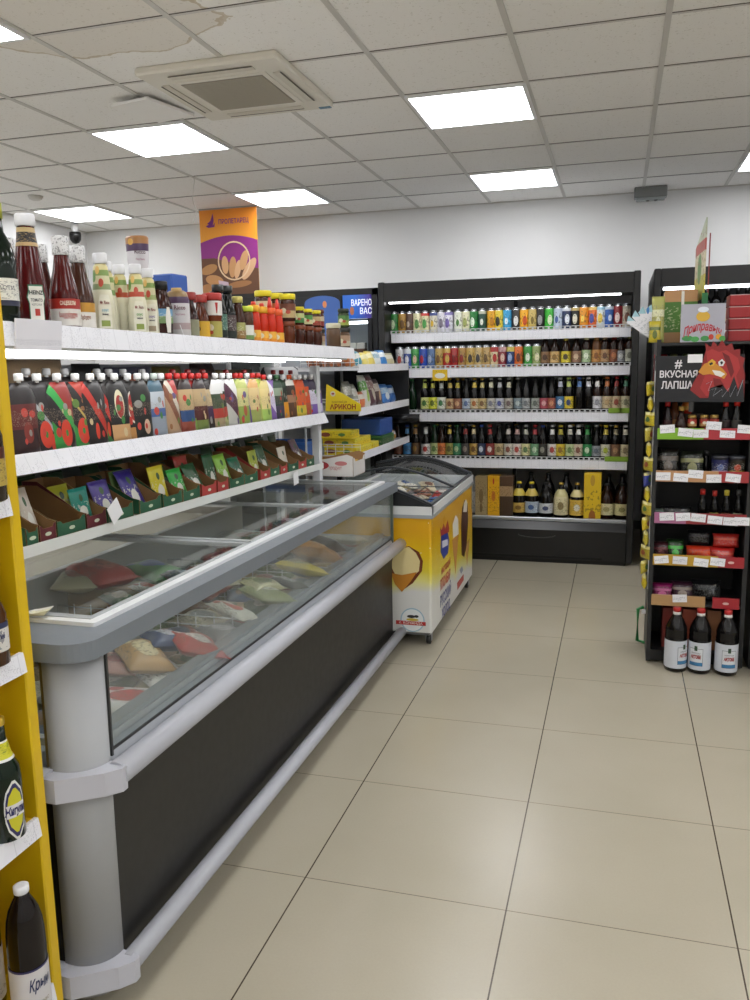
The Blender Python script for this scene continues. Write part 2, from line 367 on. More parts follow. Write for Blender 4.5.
# banner
BX0, BX1, BYY, BZ0, BZ1 = -3.385, -2.868, 6.5, 1.45, 2.69
bw = BX1-BX0
r = root('hanging_banner', 'orange and purple bakery banner with bread loaves hanging from the ceiling', 'banner', (0, 0, 0))
t = NT('banner_print', .5); tc = t.n('ShaderNodeTexCoord'); s = t.n('ShaderNodeSeparateXYZ'); t.l(tc.outputs['Generated'], s.inputs[0])
rr = t.n('ShaderNodeValToRGB'); el = rr.color_ramp.elements; el[0].position = .55; el[0].color = lin('e8b23a'); el[1].position = 1; el[1].color = lin('dc8420')
t.l(t.math('ADD', s.outputs[2], t.math('MULTIPLY', s.outputs[0], .05)), rr.inputs[0]); t.l(rr.outputs[0], t.b.inputs['Base Color'])
put('cloth', MB().box((BX0, BYY, BZ0), (BX1, BYY+.004, BZ1)), [t.m], r)
put('hanging_bar', MB().tube([(BX0, BYY, BZ1+.003), (BX1, BYY, BZ1+.003)], .006), [GREY], r)
def flatshape(poly, lev, m, name, clip=None):
    P = [(min(max(u, 0), bw), v) for u, v in poly]
    return put(name, MB().prism(P, lambda u, v, d: (BX0+u, BYY-d, v), .0004*lev, .0004*lev+.0003), [m], r)
def ell(cx, cz, a, b, rot=0, n=28):
    return [(cx+a*math.cos(t)*math.cos(rot)-b*math.sin(t)*math.sin(rot), cz+a*math.cos(t)*math.sin(rot)+b*math.sin(t)*math.cos(rot)) for t in [2*PI*i/n for i in range(n)]]
flatshape([(0, 2.42-.02)] + [(bw*i/12, 2.40+.075*math.sin(PI*(.12+.76*i/12))) for i in range(13)] + [(bw, 1.45), (0, 1.45)], 1, M('8c2a80', .5), 'purple_field')
flatshape([(0, 2.30), (.12, 2.30), (.3, 2.25), (bw, 2.2), (bw, 1.45), (0, 1.45)], 2, M('6a4630', .6), 'table_picture')
ringo = ell(.3, 2.27, .148, .158)+[ell(.3, 2.27, .148, .158)[0]]+[ell(.3, 2.27, .136, .146)[0]]+ell(.3, 2.27, .136, .146)[::-1]
for i, (cx_, cz_, a, b, ro, c) in enumerate(((.06, 2.21, .07, .045, .3, 'b58350'), (.1, 2.12, .075, .05, -.2, 'c48f5c'), (.04, 2.05, .06, .05, .1, 'b07c4c'), (.19, 2.24, .028, .085, .05, 'd8a878'), (.25, 2.22, .03, .1, -.1, 'cf9a68'),
     (.29, 2.2, .024, .09, -.25, 'ddb084'), (.34, 2.27, .03, .095, -.3, 'd4a272'), (.38, 2.2, .034, .12, -.62, 'dcb088'), (.3, 2.08, .1, .03, .1, 'a9764a'), (.16, 1.95, .07, .05, .2, 'c08a58'), (.3, 1.93, .06, .05, 0, 'b98352'), (.4, 1.92, .05, .045, 0, 'c79463'))):
    flatshape(ell(cx_*1.14, cz_, a*1.1, b*.85, ro), 3+i*.5, M(c, .6), 'bread_picture')
flatshape(ringo, 10, M('e6c7a0', .5), 'basket_handle_picture')
flatshape([(.15, 2.12), (.24, 2.1), (.25, 2.0), (.17, 1.98)], 11, M('c9b0c0', .6), 'napkin_picture')
flatshape([(.07, 2.58), (.1, 2.6), (.125, 2.66), (.13, 2.6), (.12, 2.56), (.14, 2.585), (.135, 2.55), (.08, 2.545), (.055, 2.56), (.085, 2.57)], 3, M('6f1f78', .5), 'emblem')
text('lettering', 'ПРОЛЕТАРЕЦ', .052, M('6f1f78', .5), lambda x, y: (BX0+.31+x, BYY-.003, 2.585+y), r, bold=.0008, width=.27)

# ================================================================== BOTTLE SHAPES
BEER = [(0, .028), (.003, .032), (.15, .032), (.172, .026), (.19, .0155), (.225, .013), (.238, .0135), (.244, .0135)]
LONG = [(0, .028), (.003, .031), (.135, .031), (.165, .022), (.2, .0145), (.228, .0125), (.24, .0135), (.248, .0135)]
STUB = [(0, .03), (.003, .034), (.125, .034), (.15, .028), (.17, .017), (.205, .0135), (.222, .0138), (.228, .0138)]
def lathe_mesh(key, prof, seg=16):
    if key in _tx: return _tx[key]
    _tx[key] = MB().lathe(prof, seg).mesh(key); return _tx[key]
def rad(prof, z):
    for (z0, r0), (z1, r1) in zip(prof, prof[1:]):
        if z0 <= z <= z1: return r0+(r1-r0)*(z-z0)/max(1e-6, z1-z0)
    return prof[-1][1]
def band_mesh(key, prof, z0, z1, off=.0007, n=6, seg=16):
    if key in _tx: return _tx[key]
    _tx[key] = MB().lathe([(z0+(z1-z0)*i/n, rad(prof, z0+(z1-z0)*i/n)+off) for i in range(n+1)], seg, caps=False).mesh(key); return _tx[key]
def bottle(name, desc, place, cat, group, loc, shape, glass, label, neck, cap, lz=(.03, .11), nz=(.185, .222), short=None, tilt=0):
    key, prof = shape
    o = root(name, '', cat, loc, (0, 0, tilt), group)
    put('body', lathe_mesh(key, prof), [glass], o)
    if label: put('label', band_mesh(key+'l%.3f%.3f' % lz, prof, *lz), [label], o)
    if neck: put('neck_label', band_mesh(key+'n%.3f%.3f' % nz, prof, *nz), [neck], o)
    top = prof[-1][0]; cr_ = prof[-1][1]+.0016
    put('cap', lathe_mesh(key+'c', [(top-.008, cr_), (top+.004, cr_), (top+.007, cr_*.8)], 12), [cap], o)
    later(o, desc, place, cat, group, short); return o
CANP = [(0, .024), (.004, .03), (.012, .0325), (.152, .0325), (.16, .029), (.166, .0265), (.168, .0265)]
def can_mesh():
    if 'can' in _tx: return _tx['can']
    _tx['can'] = MB().lathe(CANP, 18, m=[1, 1, 0, 1, 1, 1]).mesh('can', 2); return _tx['can']
SILV = M('b9bcc0', .25, .9)
def can(desc, place, group, loc, bands, blob=None, scrib='30302c'):
    o = put('drink_can', can_mesh(), [art(bands, [blob] if blob else [], scrib, (.3, .75), 'XZ', .28, (5, 9)), SILV], None, loc, (0, 0, random.uniform(-.3, .3)))
    return later(o, desc, place, 'can', group, desc)

# ================================================================== DRINKS COOLER
FY = 5.95
r = root('drinks_cooler', 'tall open black drinks cooler with five shelves against back wall', 'refrigerator', (0, 0, 0))
X0, X1 = -1.65, .125
put('side_panel', MB().rbox((X0, 5.79, .02), (X0+.045, 6.9, 1.97), .006), [BLACK], r)
put('side_panel', MB().rbox((X1-.045, 5.79, .02), (X1, 6.9, 1.97), .006), [BLACK], r)
put('back_panel', MB().box((X0+.045, 6.56, .28), (X1-.045, 6.9, 1.97)), [M('bcbcbd', .5)], r)
put('header', MB().prism([(5.80, 1.835), (5.80, 1.965), (6.56, 1.965), (6.56, 1.90), (5.95, 1.88), (5.90, 1.835)], lambda u, v, d: (d, u, v), X0+.045, X1-.045), [BLACK], r)
put('inner_top', MB().box((X0+.045, 5.95, 1.87), (X1-.045, 6.56, 1.88)), [M('77777a', .5)], r)
put('light_tube', MB().rbox((X0+.06, 5.86, 1.826), (X1-.12, 5.885, 1.834), .002), [TUBE], r)
put('base', MB().prism([(5.80, .0), (5.79, .03), (5.79, .235), (5.83, .285), (6.56, .285), (6.56, 0)], lambda u, v, d: (d, u, v), X0+.045, X1-.045), [M('0a0a0b', .3)], r)
put('base_slot', MB().box((X0+.2, 5.786, .035), (X1-.2, 5.79, .05)), [M('050505', .8)], r)
arc = [(-.52+.13*math.cos(t), 5.786, .2+.022*math.sin(t)) for t in [PI*1.05+PI*.9*i/10 for i in range(11)]]
put('emblem', MB().tube(arc, .0035, 6), [M('2b2b2d', .3)], r)
put('base_lip', MB().rbox((X0+.045, 5.84, .285), (X1-.045, 5.87, .312), .004), [ALU], r)
put('shelf', MB().box((X0+.045, 5.87, .285), (X1-.045, 6.56, .305)), [M('2c2c2e', .5)], r)
put('standard_rail', MB().box((-.78, 6.53, .3), (-.755, 6.56, 1.86)), [M('222224', .5)], r)
SZ = [1.552, 1.298, .98, .645]; SX0 = [-1.60, -1.60, -1.60, -1.60]
for z in SZ:
    sh = put('shelf', MB().box((X0+.05, FY+.012, z+.04), (X1-.05, 6.5, z+.055)), [M('b8bbc0', .4)], r)
    put('price_rail', MB().rbox((X0+.05, FY, z), (X1-.05, FY+.012, z+.062), .002), [RAILX], sh)
    g = MB(); n = 46; w = X1-X0-.1
    for zz in (z+.064, z+.082): g.box((X0+.05, FY+.002, zz), (X1-.05, FY+.008, zz+.005))
    for i in range(n+1): x = X0+.05+w*i/n; g.box((x-.006, FY+.002, z+.062), (x+.006, FY+.008, z+.087))
    put('wire_fence', g, [WMET], sh)
def cx(px, py, y): return at(px, py, y=y).x
# row of cans
PL1, PL2, PL3, PL4, PL5 = 'on the top cooler shelf', 'on the second cooler shelf', 'on the third cooler shelf', 'on the fourth cooler shelf', 'on the bottom cooler shelf'
row1 = [(386, 'dark green can', '174a24', '1f6a30'), (394.5, 'green can with pale emblem', '2a7a35', 'c5d6b0'), (402.5, 'gold and brown can', 'a9823a', '6b4a1e'), (410, 'brown can with pale badge', '5d4436', 'b8a898'), (417.5, 'cream can with green emblem', 'd8d3ad', '4a7d3c'),
 (425.5, 'cream can with red top', 'd6cfa8', '3f8a3f', 'c4302c'), (434, 'cream can with blue and yellow art', 'd9d4c2', 'd0a830', '3a4a8a'), (441.5, 'white can with grey text', 'd9d7e0', '77707f'), (449, 'white can with violet top', 'dcdbe6', '6b5aa0', '8a80bd'), (458.5, 'white can with green band', 'dde0d2', '4b7f3a'),
 (466.5, 'pale cream can', 'e0dcba', '9aa25a'), (474, 'bright green can with white streak', '1d7f35', 'd8e6d2'), (482.5, 'dark green can with white label', '1d4a3b', 'd8dccf', 'b0b4a0'), (491.5, 'tall yellow can', 'e2a817', 'b57812'), (499, 'yellow can with black slash', 'e3cb3c', '23231c'),
 (507.5, 'light blue can', '3aa3d8', 'dbe9ee'), (516, 'black and white striped can', '2a2628', 'dcdcdc'), (524, 'orange and yellow can', 'efae1c', 'c4501c'), (532.5, 'pale gold can', 'cbb468', '7d6a2c'), (540.5, 'black can with grey skull-like mark', '191919', '9a9a9a'), (549, 'vivid green can', '38b334', 'd4e6c2'),
 (558, 'silver blue can', 'bcc9dc', '4560a0'), (566.5, 'navy can with white mountain shape', '28345c', 'dde3ea', 'dfe3ea'), (575.5, 'black can with white letter patch', '181614', 'dedac8', 'c8b070'), (583.5, 'orange can with yellow base', 'e89a30', 'f0d060'), (592.5, 'orange can with blue patch', 'dd6a2a', '4a4f9a', 'e8c26a'),
 (600.5, 'pale blue and yellow can', 'd5dfe0', 'e0c452', '9fc8dc'), (609, 'blue can with pale shield', '2f5fb0', 'c9d4e4', 'c5cfdd'), (618, 'dark red can with white script', '8d2027', 'e0cfc8'), (626.5, 'beige can with brown roundel', 'c2b8a4', '6e4432', 'b0a898')]
GR = lambda n: 'front row of drinks on cooler shelf %s' % n
for i, e in enumerate(row1):
    px, d, c1, c2 = e[:4]; c3 = e[4] if len(e) > 4 else c1
    can(d, PL1, GR('one'), (cx(px, 325, FY+.06), FY+.06, SZ[0]+.056), ((0, c1), (.78, c3)), (.5, .45, .2 if i % 3 else .14, c2, .8))
row2 = [(400, 'white can with red roundel', 'd9d9dc', 'b5493a'), (408, 'blue and white can', '3c55a8', 'e2e2e6', 'dfe2ea'), (415.5, 'green can with red badge', '3c9a4a', 'd8b8a0', '4fae58'), (423.5, 'deep blue can with red dot', '2a4fb2', 'b5303a'), (431.5, 'steel blue can', '5d78a6', 'aab6cc'), (439.5, 'gold can with brown band', 'b99a52', '6e4c28'),
 (447.5, 'red can with gold band', 'b3312c', 'cfae5a', 'c9a85a'), (454.5, 'plain red can', 'a82a28', '7d1c1c'), (462.5, 'bronze can with red emblem', 'b0884a', '8c2a22'), (470.5, 'gold can with dark band', 'c9a95c', '3e3226'), (478.5, 'tan can with dark stripe', 'cbb27a', '3c3a3c'), (486.5, 'tan can with brown stripe', 'c4a468', '6d5638'),
 (494.5, 'cream can with red upper half', 'd9c8a0', 'b02c2a', 'b02c2a'), (502.5, 'maroon can with pale ring', '8d2d3a', 'd5b8a8', 'c2999a'), (511, 'navy can with gold lid', '1f3f7a', '9fb4d6', 'd0c05a'), (518.5, 'orange can with dark roundel', 'dd6f2c', '6d3a2c'), (528, 'green can with white oval', '3d9a3f', 'dfe6d6'), (536.5, 'olive can with cream oval', '98a86a', 'e2dfba')]
for i, e in enumerate(row2):
    px, d, c1, c2 = e[:4]; c3 = e[4] if len(e) > 4 else c1
    can(d, PL2, GR('two'), (cx(px, 360, FY+.06), FY+.06, SZ[1]+.056), ((0, c1), (.7, c3)), (.5, .45, .18, c2, .8))
BRN, GRN, DGL, CLR = M('24120a', .12, coat=.3), M('0c2412', .12, coat=.3), M('0d0b0a', .12, coat=.3), M('5c3a20', .15, coat=.3)
CAPS = {'g': M('c2a24c', .3, .7), 's': M('c0c2c4', .3, .6), 'k': M('161616', .4), 'r': M('9c1f22', .4), 'w': M('e0e0e0', .4), 'n': M('1f6a34', .4), 'b': M('2a4a9a', .4), 'y': M('d8c22c', .4), 'o': M('c8702c', .4), 'l': M('b8cc6a', .4)}
LZ = {'BEER': (.035, .118), 'LONG': (.035, .108), 'STUB': (.035, .112)}
def brow(rows, py, yy, z, place, grp):
    for (px, d, sh, gl, lab, blob, nk, cp_) in rows:
        prof = {'B': ('BEER', BEER), 'L': ('LONG', LONG), 'S': ('STUB', STUB)}[sh]
        lm = art(((0, lab),), [(.5, .5, .26, blob, 1.1)] if blob else [], '4a443c', (.15, .85), 'XZ', .4, (5, 8)) if lab else None
        nm = M(nk, .35) if nk else None
        bottle('beer_bottle', d+' bottle', place, 'bottle', grp, (cx(px, py, yy), yy, z), prof, {'b': BRN, 'g': GRN, 'd': DGL, 'c': CLR}[gl], lm, nm, CAPS[cp_], LZ[prof[0]], short=d+' bottle')
brow([(545, 'dark short brown-label', 'S', 'b', '8a6a4a', '4a3020', None, 'k'), (554.5, 'tan-label', 'S', 'b', 'cfae74', '8d6a34', None, 's'), (565.5, 'yellow-label yellow-neck', 'S', 'b', 'dccb3e', '4a4020', 'd8cc4a', 'y'), (576, 'brown faded-label', 'S', 'b', '94705a', 'c8b090', None, 'k'),
      (586, 'pale-green-label', 'B', 'b', 'aec79a', 'e4ecd8', 'c9c8a0', 'w'), (596, 'orange-necked tan-label', 'B', 'c', 'c48f52', '8a5426', 'd89a5c', 'o'), (604.5, 'beige-necked', 'B', 'b', 'b8946c', '6a4630', 'd2bb9a', 'g'), (613.5, 'red-necked brown', 'B', 'b', '7d4a34', 'b8734a', '9a3028', 'r'),
      (620.5, 'slim grey-label', 'L', 'b', '8d8f92', 'c2c2c2', '70727a', 'k'), (629, 'olive grey-label', 'B', 'b', 'a6a89a', '5c5e50', '7d7c4a', 'g')], 368, FY+.06, SZ[1]+.056, PL2, GR('two'))
brow([(412.5, 'plain dark green', 'B', 'g', None, None, None, 'n'), (425, 'lime-necked cream-oval', 'B', 'd', 'd9dc8e', '4a7a3a', 'b2b85a', 'l'), (433, 'bright-yellow-label', 'B', 'd', 'dde04a', '6a7a2c', 'b3b04a', 'l'), (441.5, 'silver-necked white-oval', 'B', 'd', 'dfe2d6', '3f7a4a', 'b5bab5', 's'), (450, 'gold-foil tan-label', 'L', 'd', 'cbb083', '7d5030', 'c8b05a', 'g'),
      (457.7, 'gold-neck brown-label', 'L', 'd', '8d5c46', 'c9a27a', 'd0bd4a', 'g'), (466.4, 'blue-white-label', 'L', 'd', 'b4c0d0', '5a6f9a', None, 'k'), (474.5, 'gold-foil cream-label', 'L', 'd', 'd8c7a2', 'a8622c', 'cbb24a', 'g'), (482.3, 'short-foil tan-label', 'L', 'd', 'c4ae7c', '6d5030', 'bdb070', 'g'), (491, 'pale-foil white-label', 'L', 'd', 'bfbdb4', '7a7a88', 'c9c8ae', 's'),
      (499.7, 'white-label blue-script', 'L', 'd', 'c6c8d0', '46508c', 'a9abae', 's'), (508.8, 'cream-foil grey-label', 'L', 'd', 'b4b0a4', '6d5c5c', 'd0cdb2', 's'), (517.9, 'grey-green-label', 'L', 'd', '7d8c92', 'b4c0c0', None, 's'), (526, 'silver-label', 'L', 'd', 'a9acac', '6f7476', None, 'k'), (535.3, 'dark-necked grey-label', 'L', 'd', '9da39a', '5f6660', None, 'k'),
      (544, 'red-label', 'L', 'd', 'a84a58', 'd4a0a0', None, 'k'), (551.5, 'brown-red-label', 'L', 'd', '9c5644', 'c88a6a', None, 'k'), (560, 'blue-label white-necked', 'B', 'd', '3c6f9c', 'd2dce6', 'c3c6d8', 's'), (568.5, 'yellow-label lime-necked', 'B', 'd', 'e0c63a', '3c4a6a', 'b6c272', 'l'), (579, 'blue-and-white-foil', 'B', 'd', None, None, '5f86bd', 'b'),
      (588, 'all-white-foil', 'B', 'd', None, None, 'd9d9de', 'w'), (597, 'round-neck-tag white-label', 'B', 'b', 'd3d3d6', '8d8d96', 'e3e3e0', 'k'), (606.7, 'orange-neck tan-label', 'B', 'b', 'c9b794', 'b89a70', 'c47a4a', 'o'), (616, 'red-neck tan-label', 'B', 'b', 'c8b491', '9a4a3a', '9c4440', 'r'), (625.4, 'green-neck beige-label', 'B', 'b', 'c4bb9a', '7d7a60', '4a7a62', 'n')], 410, FY+.06, SZ[2]+.056, PL3, GR('three'))
brow([(398, 'brown-label half-hidden', 'B', 'b', '6d4434', None, None, 'k'), (407.5, 'light-blue-label', 'B', 'd', '3d7fb4', '245a86', '3f78a8', 'b'), (415.6, 'brown gold-script', 'B', 'd', '5a4028', '8d6a34', '7d5c34', 'g'), (426, 'big white-and-red-label', 'S', 'd', 'dcdad6', 'b0322c', 'c9cccb', 's'), (434.7, 'pale-green-label', 'B', 'g', 'b4be84', '5a7a3a', None, 'n'), (441.6, 'orange-label', 'B', 'b', 'd67f46', 'a8522a', None, 'k'),
      (449.7, 'olive-label gold-foil', 'B', 'd', '9c9a52', '5c5a2c', 'c4aa4a', 'g'), (457, 'green-label', 'B', 'g', '3f8a62', 'b4c89a', None, 'n'), (465.5, 'black-label red-necked', 'B', 'd', '3a3634', '8c8078', '8a3a34', 'k'), (473.7, 'gold-label pale-foil', 'B', 'd', 'b8964e', '6a4a22', 'c4b690', 'g'), (481.5, 'navy-label', 'B', 'd', '2c3858', 'c6ccd8', None, 'b'), (490, 'red-label white-diamond', 'B', 'd', '8c3430', 'dcd4cc', '9a3432', 'r'),
      (499, 'tan-picture-label', 'B', 'd', 'c2ac82', '7a6a44', None, 'k'), (508.3, 'white-and-brown-label', 'B', 'd', 'c6c2b4', '7d4634', 'b8b2aa', 'k'), (517, 'white-label red-script', 'B', 'd', 'd9cfc6', 'a8443c', 'b0908a', 'k'), (525.7, 'cream-oval-label', 'B', 'd', 'd4d09a', '5c7a4a', 'b4b6a6', 's'), (534.7, 'red-necked green-label', 'B', 'd', '6d9a72', 'b8ccb0', '9c3438', 'r'), (542.5, 'black-label', 'B', 'd', '34342f', '8c8c80', None, 'b'),
      (552, 'white-label red-stripe', 'B', 'd', 'd6d2cc', 'b0443e', 'd3d3d0', 's'), (560.2, 'yellow-label', 'B', 'd', 'd0b83a', '94702c', 'bcb04a', 'y'), (569.7, 'mint-label pale-necked', 'B', 'd', 'c0cc9a', '6d8a52', 'd4d4c8', 'w'), (578, 'cream-label white-necked', 'B', 'd', 'd2c4ae', '8a5a4a', 'd6d6d2', 'w'), (587, 'green-label green-neck', 'B', 'g', '2f8a4c', 'c8dcc0', '3d8a4a', 'n'), (596, 'grey-label', 'L', 'd', '8d9296', '5a6470', None, 's'),
      (605.4, 'yellow-and-white-label', 'B', 'd', 'dad9c0', 'b4c23a', 'c8b454', 'y'), (615.3, 'brown-picture-label', 'B', 'd', '7a5a44', 'b08a64', '8d8670', 'g'), (624.9, 'plain cream-label', 'B', 'd', 'cbbf9a', '8a7a5a', 'cfc8b4', 'w')], 455, FY+.06, SZ[3]+.056, PL4, GR('four'))
for z, nme, k0 in ((SZ[2]+.056, 'third', 26), (SZ[3]+.056, 'fourth', 28)):
    for k in range(22):
        x = -1.36+.066*k
        o = root('beer_bottle', 'dark beer bottle in the second row behind the %s cooler shelf front row' % nme, 'bottle', (x, FY+.15, z), group='second-row bottles on the %s cooler shelf' % nme)
        put('body', lathe_mesh('BEER', BEER), [DGL], o)
        put('cap', lathe_mesh('BEERc', [(0, .015), (.01, .015)], 12), [CAPS['kgs'[k % 3]]], o)
# yellow and green offer tags on rails
tag(put('price_tag', MB().rbox((-.055, -.004, -.05), (.055, 0, .03), .002), [art(((0, 'dcb81c'),), [(.5, .45, .24, 'e8e8dc', .7)], '7a5a10', (.72, .95), 'XZ')], None, (cx(440, 376, FY), FY-.001, 1.325)), 'yellow offer price tag clipped to the second cooler shelf', 'price tag')
for i, (px, z, lb) in enumerate(((615, SZ[2]+.062, 'green offer tag on third cooler shelf edge, left of the two'), (626, SZ[2]+.062, 'green offer tag on third cooler shelf edge at its right end'), (620, SZ[3]+.062, 'wide green offer tag on the fourth cooler shelf edge'))):
    w = .045 if i < 2 else .09
    tag(put('price_tag', MB().rbox((-w, -.004, 0), (w, 0, .035), .002), [M('7fa32c', .4)], None, (cx(px, 415, FY) if i < 2 else cx(618, 465, FY), FY-.001, z-.003)), lb, 'price tag', 'green offer tags')
# bottom shelf
def carton(name, label, cat, loc, w, d, h, mats, rot=0, group=None, txt=None, txm=None):
    o = root(name, label, cat, loc, (0, 0, rot), group)
    put('box', MB().rbox((-w/2, -d/2, 0), (w/2, d/2, h), .002), [mats], o)
    put('flap', MB().box((-w/2+.001, -d/2+.001, h), (w/2-.001, 0, h+.0015)), [mats], o)
    if txt: text('lettering', txt[0], txt[1], txm, planar((0, -d/2, h*txt[2]), (1, 0, 0), (0, 0, 1)), o, bold=.0006, width=txt[3])
    return o
BZ = .305; by = 5.93
carton('bottle_box', 'beige tube-patterned bottle box at left of the bottom cooler shelf', 'box', (cx(482, 500, by), by, BZ), .085, .09, .285, art(((0, 'a8946c'), (.5, '96825c')), [(.5, .5, .18, '7a6440'), (.5, .2, .12, '7a6440')], '6a5636', (.1, .9), 'XZ'), group='gift boxes')
carton('bottle_box', 'bright yellow narrow gift box with red emblem on bottom cooler shelf', 'box', (cx(494.3, 500, by), by, BZ), .085, .09, .29, art(((0, 'e0a81a'), (.86, 'd8a012')), [(.5, .87, .08, 'b8342a', 1.2), (.5, .5, .13, 'c4702a', .8)], '8a5a18', (.1, .75), 'XZ'), group='gift boxes')
carton('bottle_box', 'dark brown gift box with pale band on bottom cooler shelf', 'box', (cx(507, 500, by), by, BZ), .095, .09, .29, art(((0, '43301f'), (.5, 'a58862'), (.75, '4e3624')), [], '6d5436', (.5, .75), 'XZ'), group='gift boxes')
carton('bottle_box', 'tall yellow gift box with black lettering between bottom shelf bottles', 'box', (cx(592.5, 500, by), by, BZ), .115, .1, .32, art(((0, 'd8b41a'), (.1, 'd8b41a')), [(.5, .04, .16, '9a5a1a', .8), (.5, .85, .12, 'b8902a', .9)], '4a4018', (.15, .65), 'XZ', .4, (5, 12)), group='gift boxes')
carton('bottle_box', 'small white drink pack at the far left of the bottom cooler shelf', 'box', (cx(472, 500, by+.1), by+.1, BZ), .06, .07, .26, art(((0, 'c9c6c0'), (.6, '8a8a86')), [], '55555a', (.1, .9), 'XZ'), group='gift boxes')
JUG = [(0, .045), (.004, .052), (.13, .052), (.165, .044), (.2, .022), (.215, .016), (.24, .016)]
for (px, d, c1, c2, nk, cpk, lz) in ((519, 'jug-shaped bottle with yellow band label', 'c0a050', '7a5a24', 'cbb84a', 'y', (.03, .1)), (531.6, 'stout bottle with blue-white label', 'a9b6c4', '3c5a8c', 'c8b050', 'y', (.03, .11)), (546, 'large dark bottle with white oval label', 'c9ccd0', '3a466c', None, 'k', (.03, .1)),
      (561, 'stout bottle with ornate cream label', 'd4caa0', '8a7a50', 'c9c08a', 'g', (.02, .15)), (577, 'stout bottle with golden label', 'd6b24a', 'e0dcc8', 'd0c48a', 'g', (.02, .13)), (606.5, 'big brown bottle with cream square label', 'cfc79a', '9a905c', None, 'k', (.03, .11)), (622, 'big brown bottle with cream label beside wall', 'cfc592', '8c8450', None, 'k', (.03, .11))):
    bottle('drink_bottle', d, PL5, 'bottle', 'large bottles on the bottom cooler shelf', (cx(px, 505, by+.01), by+.01, BZ), ('JUG', JUG), BRN if px > 600 else DGL, art(((0, c1),), [(.5, .5, .22, c2, 1.1)], '4a4438', (.1, .9), 'XZ'), M(nk, .3) if nk else None, CAPS[cpk], lz, (.15, .2))
for px in (531, 548, 566, 608, 622):
    bottle('drink_bottle', 'tall dark bottle', 'in the second row of the bottom cooler shelf', 'bottle', 'second-row bottles on the bottom cooler shelf', (cx(px, 500, by+.14), by+.14, BZ), ('JUG2', [(z*1.22, r_) for z, r_ in JUG]), DGL, None, None, CAPS['k'])

# ---------------- neighbouring cooler on the right
r = root('drinks_cooler', 'second black drinks cooler behind the seasoning rack at right', 'refrigerator', (0, 0, 0))
A0, A1 = .205, 2.05
put('side_panel', MB().rbox((A0, 5.79, .02), (A0+.045, 6.9, 1.975), .006), [BLACK], r)
put('side_panel', MB().rbox((A1-.045, 5.79, .02), (A1, 6.9, 1.975), .006), [BLACK], r)
put('back_panel', MB().box((A0+.045, 6.56, .28), (A1-.045, 6.9, 1.97)), [M('333335', .5)], r)
put('header', MB().prism([(5.80, 1.86), (5.80, 1.975), (6.56, 1.975), (6.56, 1.93), (5.9, 1.86)], lambda u, v, d: (d, u, v), A0+.045, A1-.045), [BLACK], r)
put('light_tube', MB().rbox((A0+.06, 5.845, 1.842), (A1-.06, 5.87, 1.86), .004), [TUBE2], r)
put('base', MB().box((A0+.045, 5.79, 0), (A1-.045, 6.56, .285)), [M('0a0a0b', .3)], r)
for z in (1.56, 1.26, .95, .63):
    sh = put('shelf', MB().box((A0+.05, FY+.012, z+.04), (A1-.05, 6.5, z+.055)), [M('8a8d92', .4)], r)
    put('price_rail', MB().rbox((A0+.05, FY, z), (A1-.05, FY+.012, z+.062), .002), [RAILX], sh)
for k, (px, c) in enumerate(((660, 'c9b89a'), (672, '7a3a2a'), (684, '8c8c92'), (706, '3a4a3a'), (716, 'a8a8b0'), (728, 'b8a878'), (738, 'd0c8a8'), (747, '9aa2b8'))):
    bottle('beer_bottle', ['cream-label dark bottle', 'red-label dark bottle', 'grey-label dark bottle', 'green-label dark bottle', 'silver-label dark bottle', 'tan-label dark bottle', 'ivory-label dark bottle', 'blue-label dark bottle'][k],
           'on the top shelf of the right-hand cooler', 'bottle', 'bottles in the right-hand cooler', (cx(px, 300, FY+.06), FY+.06, 1.56+.056), ('BEER', BEER), DGL, M(c, .4), None, CAPS['kgs'[k % 3]], (.02, .105))

# ---------------- glass-door fridge with display header, left
r = root('display_fridge', 'black glass-door fridge with blue illuminated header left of the cooler', 'refrigerator', (0, 0, 0))
B0, B1 = -2.95, -1.70
put('cabinet', MB().box((B0, 6.6, .02), (B1, 6.9, 1.95)).box((B0, 5.95, .02), (B0+.04, 6.6, 1.95)).box((B1-.04, 5.95, .02), (B1, 6.6, 1.95)).box((B0, 5.95, 1.9), (B1, 6.6, 1.95)).box((B0, 5.95, .02), (B1, 6.6, .25)), [BLACK], r)
put('inner_panel', MB().box((B0+.04, 6.55, .25), (B1-.04, 6.6, 1.9)), [M('b6bab8', .5)], r)
t = NT('header_print', .3); tc = t.n('ShaderNodeTexCoord'); s = t.n('ShaderNodeSeparateXYZ'); t.l(tc.outputs['Generated'], s.inputs[0])
rr = t.n('ShaderNodeValToRGB'); el = rr.color_ramp.elements; el[0].position = .45; el[0].color = lin('2f62b8'); el[1].position = .95; el[1].color = lin('3d2f86'); t.l(s.outputs[0], rr.inputs[0])
t.l(rr.outputs[0], t.b.inputs['Base Color']); t.l(rr.outputs[0], t.b.inputs['Emission Color']); t.b.inputs['Emission Strength'].default_value = .55
put('header_board', MB().rbox((B0+.05, 5.93, 1.735), (-1.965, 5.955, 1.905), .003), [BLACK], r)
hd = put('header_sign', MB().rbox((-1.96, 5.93, 1.735), (B1-.045, 5.955, 1.905), .003), [t.m], r)
text('lettering', 'ВАРЕНО', .062, M('f2f4ff', .4, emit=.6), planar((cx(361.5, 304, 5.93), 5.929, 1.845), (1, 0, 0), (0, 0, 1)), hd, bold=.0008, width=.155)
text('lettering', 'ВАС', .062, M('f2f4ff', .4, emit=.6), planar((cx(366, 312, 5.93), 5.929, 1.785), (1, 0, 0), (0, 0, 1)), hd, bold=.0008, width=.09)
put('drop_emblem', MB().prism(ell(0, 0, .016, .03), lambda u, v, d: (cx(352, 310, 5.93)+u, 5.929-d, 1.79+v), 0, .001), [M('e08a5a', .4)], hd)
